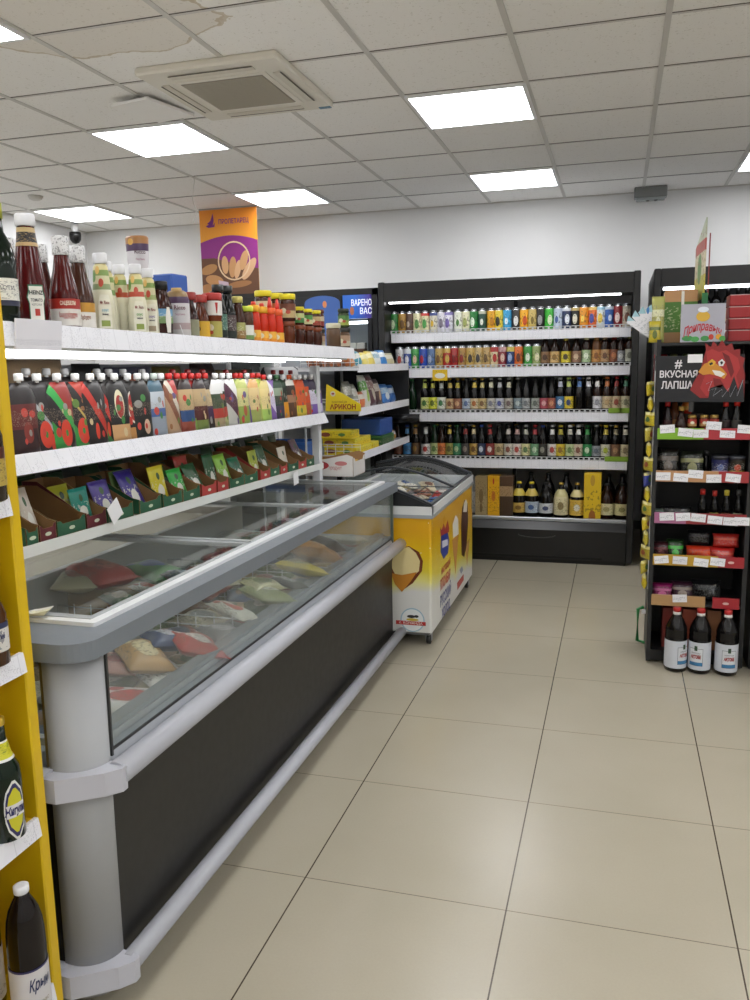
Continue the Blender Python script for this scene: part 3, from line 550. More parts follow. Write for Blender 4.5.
put('door_frame', MB().box((B0+.04, 5.93, .25), (B0+.07, 5.96, 1.735)).box((B1-.07, 5.93, .25), (B1-.04, 5.96, 1.735)).box((-2.34, 5.93, .25), (-2.30, 5.96, 1.735)), [BLACK], r)
put('door_glass', MB().box((B0+.07, 5.94, .25), (-2.34, 5.945, 1.735)).box((-2.30, 5.94, .25), (B1-.07, 5.945, 1.735)), [GLASS], r)
put('light_tube', MB().box((B0+.1, 6.0, 1.70), (B1-.08, 6.03, 1.72)), [TUBE2], r)
for z in (1.34, 1.05, .75): put('shelf', MB().box((B0+.04, 6.0, z), (B1-.04, 6.54, z+.012)), [WMET], r)
for i, (px, c1, c2, nm) in enumerate(((353, 'ddd8cc', '7a5a44', 'white pack with brown label'), (361.5, 'ddd6ca', '86604a', 'cream pack with brown label'))):
    carton('food_pack', nm+' behind the glass door of the display fridge', 'pack', (cx(px, 325, 6.1), 6.1, 1.352), .065, .06, .21, art(((0, c1), (.55, c2), (.8, c1)), [], c2, (.1, .5), 'XZ'), group='packs behind glass door')
# blue arched sign
rr = root('arched_sign', 'blue arched price topper behind the jars at the shelf end', 'sign', (0, 0, 0))
c0 = at(322, 305, y=5.6)
put('board', MB().prism([(c0.x-.13, 1.5), (c0.x+.13, 1.5), (c0.x+.13, 1.83)]+[(c0.x+.13*math.cos(a), 1.83+.05*math.sin(a)) for a in [PI*i/14 for i in range(15)]]+[(c0.x-.13, 1.83)], lambda u, v, d: (u, d, v), 5.6, 5.606), [M('3f66b0', .4)], rr)
put('drop_emblem', MB().prism(ell(0, 0, .015, .024), lambda u, v, d: (c0.x+.02+u, 5.599-d, 1.82+v), 0, .001), [M('e0905a', .4)], rr)
put('stand', MB().box((c0.x-.12, 5.57, 0), (c0.x+.12, 5.6, 1.5)), [BLACK], rr)

# ================================================================== CHEST FREEZER
ZF = .84; fr_tilt = -.009
r = root('chest_freezer', 'long silver and black glass-topped chest freezer along the left aisle', 'freezer', (0, 2.65, 0), (fr_tilt, 0, 0))
yo = 2.65; Y0, Y1 = 1.355-yo, 3.862-yo; FX0, FX1 = -1.92, -1.02
def arcpts(cx_, cy_, rad_, a0, a1, n=8): return [(cx_+rad_*math.cos(a0+(a1-a0)*i/n), cy_+rad_*math.sin(a0+(a1-a0)*i/n)) for i in range(n+1)]
# outline with rounded corners (plan)
def outline(x0, x1, y0, y1, rd):
    return arcpts(x1-rd, y0+rd, rd, -PI/2, 0)+arcpts(x1-rd, y1-rd, rd*.35, 0, PI/2)[:0]+[(x1, y1)]+[(x0, y1)]+[(x0, y0)]
zz = lambda u, v, d: (u, v, d)
def ringw(out, inn, z0, z1):
    m_ = MB(); N = len(out)
    for pl_, z in ((out, z0), (out, z1), (inn, z1), (inn, z0)): m_.v += [(u, v, z) for u, v in pl_]
    for k in range(4):
        for i in range(N): j = (i+1) % N; k2 = (k+1) % 4; m_.face([k*N+i, k*N+j, k2*N+j, k2*N+i], 0)
    return m_
put('base_panel', ringw(outline(FX0+.02, FX1-.03, Y0+.04, Y1-.01, .06), outline(FX0+.045, FX1-.06, Y0+.07, Y1-.035, .04), .07, .50), [M('1e1d1c', .42)], r)
put('plinth', MB().box((FX0+.08, Y0+.1, .012), (FX1-.09, Y1-.05, .07)), [BLACK], r)
# lower window frame
fm = MB()
fm.prism([(FX1-.055, .50), (FX1-.012, .50), (FX1-.012, .53), (FX1-.02, .545), (FX1-.03, .565), (FX1-.055, .565)], lambda u, v, d: (u, d, v), Y0+.10, Y1-.012)
fm.box((FX0+.04, Y0+.02, .50), (FX1-.14, Y0+.06, .585)); fm.box((FX0+.04, Y1-.05, .50), (FX1-.03, Y1-.012, .575))
put('window_frame', fm, [M('aeb2b8', .35, .2)], r)
put('window_gasket', MB().box((FX1-.0305, Y0+.10, .562), (FX1-.026, Y1-.012, .568)).box((FX1-.0125, Y0+.10, .530), (FX1-.0100, Y1-.012, .534)), [M('3a3a3a', .5)], r)
put('front_glass', MB().box((FX1-.036, Y0+.095, .565), (FX1-.030, Y1-.03, .81)), [GLASS_FROST], r)
put('end_glass', MB().box((FX0+.06, Y0+.032, .58), (FX1-.10, Y0+.038, .80)), [GLASS], r)
put('end_glass', MB().box((FX0+.06, Y1-.036, .57), (FX1-.03, Y1-.030, .80)), [GLASS], r)
put('glass_edge', MB().box((FX1-.03, Y1-.03, .50), (FX1-.018, Y1-.018, .80)), [M('5e6a62', .3)], r)
put('glass_edge', MB().box((FX1-.122, Y0+.020, .56), (FX1-.112, Y0+.045, .80)), [M('6b5c36', .4)], r)
put('glass_edge', MB().box((FX1-.022, Y0+.098, .56), (FX1-.014, Y0+.104, .80)), [M('2f302e', .4)], r)
# corner posts: quarter-rounded aluminium columns
def post(y0, y1, s):
    return [(FX1-.108, y0+.011)]+arcpts(FX1-.085, y0+.085, .075, -PI/2, 0, 12)+[(FX1-.03, y0+.10), (FX1-.06, y0+.10), (FX1-.108, y0+.05)]
put('corner_post', MB().prism(post(Y0, Y1, -1), zz, .03, .81, smooth=True), [M('a4a6a8', .55, .15)], r)
put('corner_post', MB().box((FX0+.02, Y0+.02, .03), (FX0+.08, Y0+.08, .81)), [M('a4a6a8', .55, .15)], r)
# top frame
fo = .83
def ringmb(out, inn, z0, z1):
    m_ = MB(); N = len(out); n = 0
    for pl, z in ((out, z0), (out, z1), (inn, z1), (inn, z0)): m_.v += [(u, v, z) for u, v in pl]
    for k in range(4):
        for i in range(N): j = (i+1) % N; k2 = (k+1) % 4; m_.face([k*N+i, k*N+j, k2*N+j, k2*N+i], 0)
    return m_
def plan(x0, x1, y0, y1, rd): return arcpts(x1-rd, y0+rd, rd, -PI/2, 0, 8)+arcpts(x1-.015, y1-.015, .015, 0, PI/2, 2)+[(x0, y1), (x0, y0)]
put('top_frame', ringmb(plan(FX0, FX1+.005, Y0-.005, Y1, .065), plan(FX0+.07, FX1-.065, Y0+.13, Y1-.045, .004), .802, .842), [BLUEGREY], r)
put('lid_track', ringmb(plan(FX0+.068, FX1-.05, Y0+.118, Y1-.03, .006), plan(FX0+.085, FX1-.075, Y0+.14, Y1-.055, .004), .832, .851), [M('dfe1e3', .35)], r)
lx0, lx1 = FX0+.085, FX1-.075; ly = [Y0+.14, 2.33-yo, 3.06-yo, Y1-.055]
for i in range(3):
    a, b = ly[i], ly[i+1]; z = .845+.004*(i % 2)
    ld = put('sliding_lid', MB().box((lx0+.012, a+.02, z), (lx1-.012, b-.02, z+.004)), [GLASS_LID], r)
    q = MB()
    for p0, p1 in (((lx0, a, z-.004), (lx1, a+.022, z+.008)), ((lx0, b-.022, z-.004), (lx1, b, z+.008)), ((lx0, a+.022, z-.004), (lx0+.014, b-.022, z+.008)), ((lx1-.014, a+.022, z-.004), (lx1, b-.022, z+.008))): q.box(p0, p1)
    put('lid_frame', q, [M('b4b8bb', .35, .3)], ld)
# basin
q = MB(); bx0, bx1, by0, by1, bz = FX0+.09, FX1-.085, Y0+.12, Y1-.08, .33
q.box((bx0, by0, bz-.01), (bx1, by1, bz)); q.box((bx0-.03, by0-.03, bz), (bx0, by1+.03, .72)); q.box((bx1, by0-.02, bz), (bx1+.022, by1+.02, .578)); q.box((bx0, by0-.02, bz), (bx1, by0, .58)); q.box((bx0, by1, bz), (bx1, by1+.02, .575))
put('inner_liner', q, [M('b9bcbb', .35)], r)
put('liner_rim', MB().box((bx1-.012, by0-.02, .585), (bx1+.028, by1+.02, .597)), [M('8f959b', .4)], r)
for yy_ in (2.33-yo, 3.06-yo):
    w = MB()
    for i in range(9): w.tube([(bx0, yy_, bz+.03+i*.03), (bx1, yy_, bz+.03+i*.03)], .002, 5)
    for i in range(12): x = bx0+(bx1-bx0)*i/11; w.tube([(x, yy_, bz), (x, yy_, bz+.28)], .002, 5)
    put('basket_divider', w, [M('c6c9c9', .35)], r)
# bumpers
put('bumper_rail', MB().tube([(FX1+.012, Y0+.07, .535), (FX1+.012, Y1+.012, .535)], .028, 16), [M('b0b2ba', .35)], r)
put('bumper_rail', MB().tube([(FX1-.10, Y0+.005, .535), (FX0+.05, Y0+.005, .535)], .028, 16), [M('b0b2ba', .35)], r)
put('foot_rail', MB().tube([(FX1+.010, Y0+.07, .085), (FX1+.010, Y1+.012, .085)], .024, 16), [M('b0b2ba', .35)], r)
put('foot_rail', MB().tube([(FX1-.10, Y0+.005, .085), (FX0+.05, Y0+.005, .085)], .024, 16), [M('b0b2ba', .35)], r)
for z in (.535, .085):
    P = [(FX1-.125, Y0-.008), (FX1-.112, Y0-.024), (FX1-.07, Y0-.026), (FX1+.012, Y0+.03), (FX1+.036, Y0+.058), (FX1+.036, Y0+.075), (FX1-.012, Y0+.085)]+arcpts(FX1-.085, Y0+.085, .073, 0, -PI/2, 8)+[(FX1-.125, Y0+.012)]
    put('corner_bracket', MB().prism(P, zz, z-.03, z+.022), [M('bcbdc6', .35)], r)
put('thermometer_plate', MB().rbox((FX1-.55, Y0+.02, .34), (FX1-.4, Y0+.05, .42), .004), [M('4a4a4a', .4)], r)
# paper ticket on the corner
tk = tag(put('price_ticket', MB().prism([(0, 0), (.02, .006), (.05, 0), (.062, .012)], lambda u, v, d: (u, d, v), 0, .035), [art(((0, 'e8e6c8'), (.6, 'e9e9e2')), [], '6a6a60', (.1, .9), 'XY')], None, (-1.25, 1.47, .868), (0, 0, .3)), 'crumpled yellowish price ticket on the freezer corner by yellow rack', 'price ticket')
# ---- frozen goods
def pillow(w, h, t_, seed=0, crimp=True):
    k = ('pil', w, h, t_, seed)
    if k in _tx: return _tx[k]
    rnd = random.Random(seed); m_ = MB(); nu, nv = 9, 9; ph = [rnd.uniform(0, 6) for _ in range(6)]
    def sgn(s_):
        base = len(m_.v)
        for j in range(nv):
            for i in range(nu):
                u, v = i/(nu-1), j/(nv-1); e = (1-abs(2*u-1)**3)*(1-abs(2*v-1)**3)
                wob = 1+.22*math.sin(5*u+ph[0])*math.sin(6*v+ph[1])+.1*math.sin(11*u+ph[2])*math.cos(9*v+ph[3])
                pinch = 1-.06*(1-abs(2*v-1))*abs(2*u-1)
                m_.v.append(((u-.5)*w*pinch, (v-.5)*h, s_*(t_/2)*e**.6*wob+.0004*s_))
        for j in range(nv-1):
            for i in range(nu-1): q_ = base+j*nu+i; m_.face([q_, q_+1, q_+nu+1, q_+nu], 0, True)
        return base
    a = sgn(1); b = sgn(-1)
    edge = [i for i in range(nu)]+[nu*(j+1)-1 for j in range(1, nv)]+[nu*(nv-1)+i for i in range(nu-2, -1, -1)]+[nu*j for j in range(nv-2, 0, -1)]
    for i in range(len(edge)): p, q_ = edge[i], edge[(i+1) % len(edge)]; m_.face([a+p, a+q_, b+q_, b+p], 0)
    _tx[k] = m_.mesh('pillow'); return _tx[k]
frz_tilt = lambda y: -.009*(y-yo)
def lying(name, label, cat, x, y, z, w, h, t_, mat, rz=0, rx=0, ry=0, group=None, seed=0):
    o = put(name, pillow(w, h, t_, seed), [mat], None, (x, y, z), (rx, ry, rz)); return tag(o, label, cat, group)
GF = 'frozen food packs in the chest freezer'
fz = [ # view px, py, height, w, h, t, rz, rx, ry, colours, label
 (100, 574, .70, .17, .24, .08, 1.2, .05, .05, 'b03a34', 'd07a68', 'large red bag of frozen food on the brown carton near freezer corner'),
 (62, 580, .69, .15, .2, .06, .5, 0, .05, 'b9b494', 'a2503e', 'pale bag with red print beside the red bag in near freezer section'),
 (152, 571, .69, .15, .22, .06, 1.2, .05, 0, '3c8a3c', '3a62b0', 'green and blue bag behind the red bag in the freezer'),
 (185, 577, .70, .07, .2, .04, 1.1, 0, 0, '343a58', 'a8b0c4', 'dark blue oval pack beside the front edge of near lid'),
 (148, 589, .68, .06, .16, .03, 1.1, 0, 0, 'd8d6cf', 'a8382c', 'white tray edge by the front of the near lid'),
 (120, 600, .66, .08, .18, .04, 1.0, 0, 0, '4c6a44', 'b0a890', 'dull green pack under the front edge of near lid'),
 (205, 571, .68, .07, .16, .04, 1.1, 0, 0, '8a3a34', 'c8c0b8', 'red-brown pack by the blue oval under near lid'),
 (225, 562, .68, .07, .16, .04, 1.1, 0, 0, '3a4a6a', 'd8d0c0', 'navy and white pack at the far end of near lid'),
 (143, 657, .60, .14, .2, .06, .9, .1, .25, 'b08a58', 'dccba0', 'clear bag of brown nuggets leaning against the front glass'),
 (165, 640, .61, .12, .14, .05, .9, 0, .2, '3c4a70', 'c8c8d0', 'blue pack behind the nuggets bag'),
 (196, 645, .60, .15, .2, .05, .8, 0, .35, 'b5372f', 'e6ded6', 'red and white frozen pack leaning at the front glass'),
 (128, 700, .55, .2, .16, .03, .2, 0, .05, 'dcd9d4', 'c23c34', 'white pack with red flecks lowest beside the near glass corner'),
 (120, 664, .58, .14, .14, .04, .2, 0, .1, 'c08a80', 'b03c34', 'pink pack left of the nuggets bag'),
 (158, 671, .56, .14, .26, .02, .95, 0, .05, 'd6d6d2', 'c8c8c4', 'flat white tray under the nuggets bag'),
 (232, 611, .60, .07, .26, .04, .95, 0, .1, 'd9d6c8', 'b84a3c', 'long white pack with red emblem by first basket divider'),
 (222, 633, .57, .12, .18, .04, .9, 0, .1, '6a6a6c', 'a8a8a8', 'grey pack low behind the misted glass'),
 (272, 595, .61, .14, .2, .05, .9, 0, .2, '98a070', 'd0d0b8', 'tray pack with green garnish behind the misted glass'),
 (262, 585, .63, .12, .16, .04, .9, 0, .1, 'b8b48c', '6a7a4a', 'pale green pack behind the tray pack'),
 (292, 583, .60, .07, .2, .03, .9, 0, .1, '44484a', '9a9c9a', 'thin dark tray rim in the middle of the freezer'),
 (304, 569, .62, .13, .2, .05, 1.2, 0, .35, 'c9b63c', '7a8a3a', 'yellow and green bag against the middle of the front glass'),
 (322, 552, .66, .16, .2, .07, 1.3, 0, .5, 'b8803a', 'a06a30', 'orange-brown bag standing past the middle of the freezer'),
 (342, 545, .66, .1, .16, .05, 1.4, 0, .6, '3c3634', 'a8a090', 'dark pack with pale picture in the far freezer section'),
 (338, 556, .62, .1, .16, .04, 1.4, 0, .3, 'b23a34', 'dcc8c0', 'red pack lying in the far freezer section'),
 (362, 540, .62, .14, .18, .04, 1.4, 0, .2, 'a8a89a', '7a7a70', 'grey-cream pack at the far end of the freezer'),
 (293, 524, .70, .09, .2, .04, 1.1, 0, 0, '343c58', 'ccd0dc', 'navy oval pack under the middle lid'),
 (315, 513, .70, .09, .16, .04, 1.1, 0, 0, '7a7a80', 'a83a36', 'grey pack with red spot under the middle lid'),
 (268, 537, .69, .09, .18, .04, 1.1, 0, 0, 'c8c8c2', 'a84038', 'white pack with red patch under the middle lid'),
 (245, 540, .66, .14, .22, .05, .6, 0, 0, '7c7f70', '9a5a50', 'greenish grey bag under the middle lid near the crossbar'),
 (150, 535, .60, .2, .26, .06, .2, 0, 0, '8a8c8a', '6a7a5c', 'grey bag deep under the middle lid'),
 (350, 496, .72, .12, .2, .06, 1.2, 0, 0, 'b8a040', '5a5a30', 'yellow and olive pack under the far lid'),
 (365, 489, .72, .1, .18, .05, 1.2, 0, 0, '4a5468', 'c8b870', 'slate pack with yellow spot under the far lid'),
 (320, 495, .68, .18, .22, .06, .2, 0, 0, '6f7048', '3c4a2c', 'olive bag under the far lid'),
 (270, 492, .62, .2, .26, .06, .2, 0, 0, '888a84', 'a8a8a0', 'pale grey bag deep under the far lid')]
for i, (px_, py_, z, w, h, t_, rz, rx, ry, c1, c2, lb) in enumerate(fz):
    p_ = at(px_, py_, z=z); x_ = min(max(p_.x, bx0+w*.5), bx1-.06); 
    lying('frozen_food_pack', lb, 'food pack', x_, p_.y, z, w, h, t_, art(((0, c1), (.7, c1)), [(.5, .5, .26, c2, 1), (.25, .8, .1, c2, 1)], '5a5550', (.2, .8), 'XY', .3, (12, 18)), rz, rx, ry, GF, i)
NC = ['grey', 'tan', 'dull red', 'moss green', 'slate blue', 'cream', 'brown']; HC = ['85888a', 'a08a68', '8c4a42', '5f7048', '4c5870', 'b8b29a', '6e5440']
for j in range(13):
    for i in range(4):
        y_ = Y0+yo+.26+.175*j; x_ = bx0+.1+.185*i; z_ = .515+.02*((i*3+j*5) % 4)/3; q_ = (i*2+j*3) % 7
        if x_ > bx1-.1: x_ = bx1-.1
        lying('frozen_food_pack', '%s frozen bag in lower layer, row %s from near end, %s from front' % (NC[q_], ['one', 'two', 'three', 'four', 'five', 'six', 'seven', 'eight', 'nine', 'ten', 'eleven', 'twelve', 'thirteen'][j], ['fourth', 'third', 'second', 'first'][i]), 'food pack', x_, y_, z_, .16, .2, .05, art(((0, HC[q_]), (.7, HC[q_])), [(.5, .5, .25, HC[(q_+2) % 7], 1)], '5a5550', (.2, .8), 'XY', .3, (12, 18)), .4*((i+j) % 4), 0, 0, 'lower layer of frozen bags', (i+j) % 6)
# filler layers beneath
for i, (x, y, w, d, h, c, lb) in enumerate(((-1.32, 2.12, .34, .3, .12, '8f8a80', 'grey carton at the bottom of the near freezer section'), (-1.33, 2.55, .36, .34, .13, '8d8878', 'grey-brown carton at bottom left of middle freezer section'), (-1.33, 2.87, .36, .26, .13, '84806e', 'taupe carton at far side of middle freezer section'),
     (-1.32, 3.27, .38, .34, .14, '8a7c5c', 'tan carton at bottom of far freezer section'), (-1.33, 3.57, .38, .2, .14, 'a09a88', 'pale carton at the very far end of freezer'), (-1.66, 1.85, .2, .5, .1, '9a968c', 'long grey carton along the freezer back, near section'), (-1.66, 2.7, .2, .6, .08, '908c84', 'long grey carton along the freezer back, middle section'), (-1.66, 3.4, .2, .5, .08, '8c8676', 'long tan carton along the freezer back, far section'))):
    o = root('freezer_carton', lb, 'carton', (x, y, .333-.009*(y-yo)), group='cartons inside the chest freezer')
    h = .14
    put('box', MB().rbox((-w/2, -d/2, 0), (w/2, d/2, h), .004), [M(c, .7)], o); put('flap', MB().box((-w/2, -d/2, h), (w/2, -.01, h+.003), mat=None), [M(c, .7)], o)

p_ = at(88, 590, z=.65)
o = root('freezer_carton', 'brown carton under the red bag in near freezer section', 'carton', (p_.x-.02, p_.y+.14, .53), (0, 0, .05), group='cartons inside the chest freezer')
put('box', MB().rbox((-.2, -.13, 0), (.2, .13, .125), .004), [M('a5885f', .7)], o); put('flap', MB().box((-.2, -.13, .125), (.2, -.02, .128)), [M('b0946c', .7)], o)

# ================================================================== SHELVING ABOVE THE FREEZER
r = root('freezer_shelving', 'white three-tier shelving built over the chest freezer with lit shelves', 'shelf', (0, 0, 0))
S1 = lambda y: 1.490-.0100*(y-2.8); S2 = lambda y: 1.185-.0148*(y-2.8); S3 = lambda y: .949-.022*(y-2.8)
def ext(poly, y0, y1, S, m=0, mb=None):
    mb = mb or MB(); n = len(mb.v); N = len(poly)
    for y in (y0, y1): mb.v += [(u, y, v+S(y)) for u, v in poly]
    mb.face([n+i for i in range(N)], m); mb.face([n+N+i for i in range(N-1, -1, -1)], m)
    for i in range(N): j = (i+1) % N; mb.face([n+i, n+j, n+N+j, n+N+i], m)
    return mb
YA, YE = 1.405, 3.85
P1, P2, P3 = -1.222, -1.38, -1.385
sh = put('shelf', ext([(P1-.65, -.03), (P1-.004, -.03), (P1-.004, -.004), (P1-.65, -.004)], YA, YE, S1), [WMET], r)
put('price_rail', ext([(P1-.006, -.048), (P1+.008, -.05), (P1, .001), (P1-.006, .001)], YA, YE, S1), [RAILY], sh)
put('light_housing', ext([(P1-.25, -.055), (P1-.03, -.055), (P1-.015, -.03), (P1-.25, -.03)], YA, YE-.02, S1), [M('b9bcbd', .4)], sh)
put('light_tube', ext([(P1-.044, -.062), (P1-.032, -.062), (P1-.032, -.056), (P1-.044, -.056)], YA+.05, YE-.1, S1), [TUBE], sh)
put('light_tube', ext([(P1-.17, -.068), (P1-.15, -.068), (P1-.15, -.056), (P1-.17, -.056)], YA+.05, YE-.5, S1), [TUBE], sh)
sh = put('shelf', ext([(P2-.49, -.03), (P2-.004, -.03), (P2-.004, -.004), (P2-.49, -.004)], YA, YE, S2), [WMET], r)
put('price_rail', ext([(P2-.006, -.05), (P2+.022, -.046), (P2, .001), (P2-.006, .001)], YA, YE, S2), [RAILY], sh)
sh = put('shelf', ext([(P3-.485, -.026), (P3, -.028), (P3, .001), (P3-.006, .001), (P3-.008, -.006), (P3-.485, -.006)], YA, YE-.02, S3), [M('d9dcd8', .4)], r)
for y in (1.43, 3.80):
    zb_ = .866 if y < 2 else .842
    put('upright', MB().box((-1.43, y, zb_), (-1.395, y+.04, 1.40)), [WMET], r)
    put('upright', MB().box((-1.905, y, zb_), (-1.865, y+.04, 1.47)), [WMET], r)
put('back_panel', MB().box((-1.89, 1.47, .92), (-1.875, 3.80, 1.42)), [M('8f9296', .5)], r)
# small signs and tags
def ytext(y): return None
tag(put('price_card', MB().box((-.002, -.075, -.055), (.002, .075, .01)), [art(((0, 'e6e6ee'),), [], '8a8fa0', (.15, .35), 'YZ', .3, (60, 60))], None, (P1+.012, 1.56, S1(1.56)-.002), (0, .1, 0)), 'clear-sleeved price card at the near end of the sauce shelf', 'price card')
for px_, lab_ in ((110, 'square white price card tilted on the lowest shelf edge'), (293, 'small white price card hanging under the lowest shelf')):
    y_ = at(px_, 500 if px_ < 200 else 480, x=P3).y
    tag(put('price_card', MB().box((-.001, -.028, -.028), (.001, .028, .028)), [PAPER], None, (P3+.014, y_, S3(y_)+(.035 if px_ < 200 else -.03)), (.5 if px_ < 200 else .1, 0, 0)), lab_, 'price card')

# ---- sauces on top shelf
def sx(px_, off): return min(at(px_, 320, x=P1-off).y, 3.812)
TP = 'on the shelf above the freezer'
SCL = {33: 1.08, 66: 1.12, 82: 1.1, 104: 1.05, 109: 1.06, 122: 1.06, 138: 1.05, 150: 1.07, 162: 1.2, 178: 1.2, 190: 1.07, 201: 1.07, 213: 1.1, 219: 1.13, 228: 1.16, 216: 1.1, 238: 1.08, 246: 1.05, 13: 1.1, 45: 1.12, 4: 1.02}
def sauce(px_, off, name, label, prof, seg, body, parts, cat='bottle', group='sauces on the top shelf', sxx=1, rot=0, z=None):
    x = P1-off; y = sx(px_, off)
    o = root(name, label, cat, (x, y, S1(y)+.0005-.003 if z is None else z), (0, 0, rot), group); o.scale = (1+(SCL.get(px_, 1.03)-1)*.6,)*2+(SCL.get(px_, 1.03),)
    put('body', MB().lathe(prof, seg, sy_=sxx), [body], o)
    for pn, pr, mt in parts: put(pn, MB().lathe(pr, seg, sy_=sxx, caps=(pn != 'label' and pn != 'neck_label')), [mt], o)
    return o
def sc_(p, k, kr=None): kr = kr or k; return [(z*k, r_*kr) for z, r_ in p]
KET = [(0, .03), (.004, .036), (.05, .037), (.085, .0335), (.13, .027), (.17, .0205), (.19, .0175), (.205, .0175)]
kd = M('4a0f10', .16, coat=.4)
o = sauce(33, .045, 'ketchup_bottle', 'largest dark red ketchup bottle with white cap, near end of shelf', KET, 24, kd,
    [('cap', [(.2, .019), (.202, .0205), (.222, .0205), (.225, .018)], WHITE), ('neck_label', [(.16, .0228), (.178, .0200), (.197, .0183)], art(((0, 'b89a6a'), (.2, '1c1a18'), (.75, 'b8a070')), [], 'b09060', (.2, .75), 'XZ')) ])
a0 = .95
lb = put('label', patch(.0378, .008, .082, a0, .52, shape=lambda v: .8 if v < .62 else (1.0 if v < .8 else .8)), [M('2a6a4c', .4)], o)
put('label', patch(.0382, .011, .079, a0, .46, shape=lambda v: .8 if v < .62 else (1.0 if v < .8 else .8)), [M('e4e2d8', .4)], o)
text('lettering', 'HEINZ', .011, M('2a2a2a', .4), bent(.0386, .066, a0), o, bold=.0004, width=.028)
text('lettering', 'TOMATO', .009, M('2a2a2a', .4), bent(.0386, .051, a0), o, bold=.0002, width=.024)
text('lettering', 'KETCHUP', .006, M('2a2a2a', .4), bent(.0386, .042, a0), o, width=.02)
put('tomato_picture', patch(.0386, .02, .034, a0, .13), [M('b8382c', .4)], o)
PATC = art(((0, 'd6d6d6'),), [], '303438', (0, 1), 'XZ', .4, (7, 9))
SQ = [(0, .026), (.004, .031), (.062, .031), (.08, .029), (.12, .019), (.15, .0145), (.17, .014), (.18, .014)]
for px_, off, kk, col, l1, l2, nm in ((66, .05, 1.03, '4d1210', 'a52a1e', 'dcd8d0', 'dark red Georgian sauce bottle with red-white label and patterned cap'), (82, .06, 1.0, '432418', 'bd8a2c', 'dedad2', 'brown sauce bottle with ochre-white label and patterned cap')):
    o = sauce(px_, off, 'sauce_bottle', nm, sc_(SQ, kk), 20, M(col, .16, coat=.4), [('cap', sc_([(.148, .017), (.15, .0175), (.183, .0175), (.186, .015)], kk), PATC), ('label', sc_([(.006, .0316), (.03, .0316), (.06, .0316)], kk), art(((0, l2), (.62, l1)), [], None, uv='XZ'))])
    if px_ < 70:
        text('lettering', 'САЦЕБЕЛИ', .011, M('e8e0c8', .4), bent(.0328, .052, .85), o, bold=.0003, width=.034)
        text('lettering', 'საცებელი', .014, M('a8382c', .4), bent(.0328, .028, .85), o, bold=.0004, width=.04)
    else: text('lettering', 'საწებელი', .011, M('8a4a2a', .4), bent(.0318, .028, .8), o, bold=.0003, width=.03)
for px_, off, nm in ((13, .14, 'half-hidden bottle with patterned cap left behind the big ketchup'), (45, .15, 'half-hidden bottle with patterned cap right behind the big ketchup')):
    sauce(px_, off, 'sauce_bottle', nm, sc_(SQ, 1.0), 16, M('3a1410', .2), [('cap', [(.148, .017), (.15, .0175), (.183, .0175), (.186, .015)], PATC)])
o = sauce(4, .03, 'vinegar_bottle', 'dark green square-shouldered bottle with white label at left edge', [(0, .028), (.004, .033), (.13, .033), (.16, .026), (.185, .014), (.215, .0125)], 20, M('0d1a10', .12, coat=.4),
    [('cap', [(.21, .0145), (.24, .0145), (.243, .012)], M('a8b03a', .4)), ('label', [(.035, .0336), (.09, .0336)], art(((0, '2a2c44'), (.2, 'dddcd2')), [], '3a3a4a', (.25, .95), 'XZ'))])
text('lettering', 'КАСТИ', .012, M('3a3a4a', .4), bent(.0342, .07, .9), o, width=.04)
sauce(18, .10, 'sauce_bottle', 'small brown bottle with violet label tucked before the big ketchup', [(0, .018), (.003, .021), (.05, .021), (.07, .014), (.085, .012)], 14, M('4a2016', .2), [('cap', [(.083, .0135), (.1, .0135)], M('7a3a28', .4)), ('label', [(.008, .0216), (.04, .0216)], M('4a4a80', .4))])
RIC = [(0, .022), (.004, .0275), (.065, .0285), (.09, .025), (.105, .022), (.14, .0195), (.152, .0175), (.156, .014), (.162, .014)]
cream = lambda c: art(((0, 'd6d2b8'), (.56, 'd8d4ba'), (.6, c), (.68, 'c9c49a'), (.8, '7f9a52'), (.88, 'd2c890')), [(.3, .78, .07, '5f8a3a', .6), (.65, .7, .06, 'b84a32', .6), (.5, .88, .06, 'd8b060', .6)], None, uv='XZ')
for px_, off, kk, c, nm, tx_ in ((104, .05, 1.02, '8a9a6a', 'white squeeze sauce bottle with pale blue lettering, leftmost of the cream bottles', ('7fb4c8',)), (109, .12, 1.0, '7a9a5a', 'cream bottle half hidden behind the blue-lettered one', None), (122, .11, .98, 'b8502c', 'cream bottle with leafy sleeve turned away, second row', None), (138, .055, .98, 'b0442c', 'white squeeze bottle with green lettering and red-flecked sleeve', ('5a9a4a',)), (150, .08, .97, '9aa86a', 'white squeeze bottle with purple lettering before the black-cap jar', ('6a5a9a',))):
    o = sauce(px_, off, 'squeeze_bottle', nm, sc_(RIC, kk), 20, cream(c), [('cap', sc_([(.158, .0165), (.16, .0175), (.18, .0175), (.183, .0155)], kk), WHITE)], sxx=.8)
    if tx_:
        lbp = put('label', patch(.0292*kk, .008, .085*kk, .75, .55, shape=lambda v: 1 if v < .7 else 1-.35*(v-.7)/.3), [M('dedbc8', .4)], o)
        for ln, z_, s_, c_, w_ in (('Mr. Ricco', .068, .011, '7a2a2a', .022), ('соус', .05, .009, tx_[0], .016), ('ORGANIC', .04, .005, '44444a', .016)):
            text('lettering', ln, s_, M(c_, .4), bent(.0297*kk, z_, .75), o, bold=.0003, width=w_)
        put('garnish_picture', patch(.0297*kk, .012, .026, .75, .35), [M('8a9a4c' if px_ != 150 else '9a8a70', .5)], o)
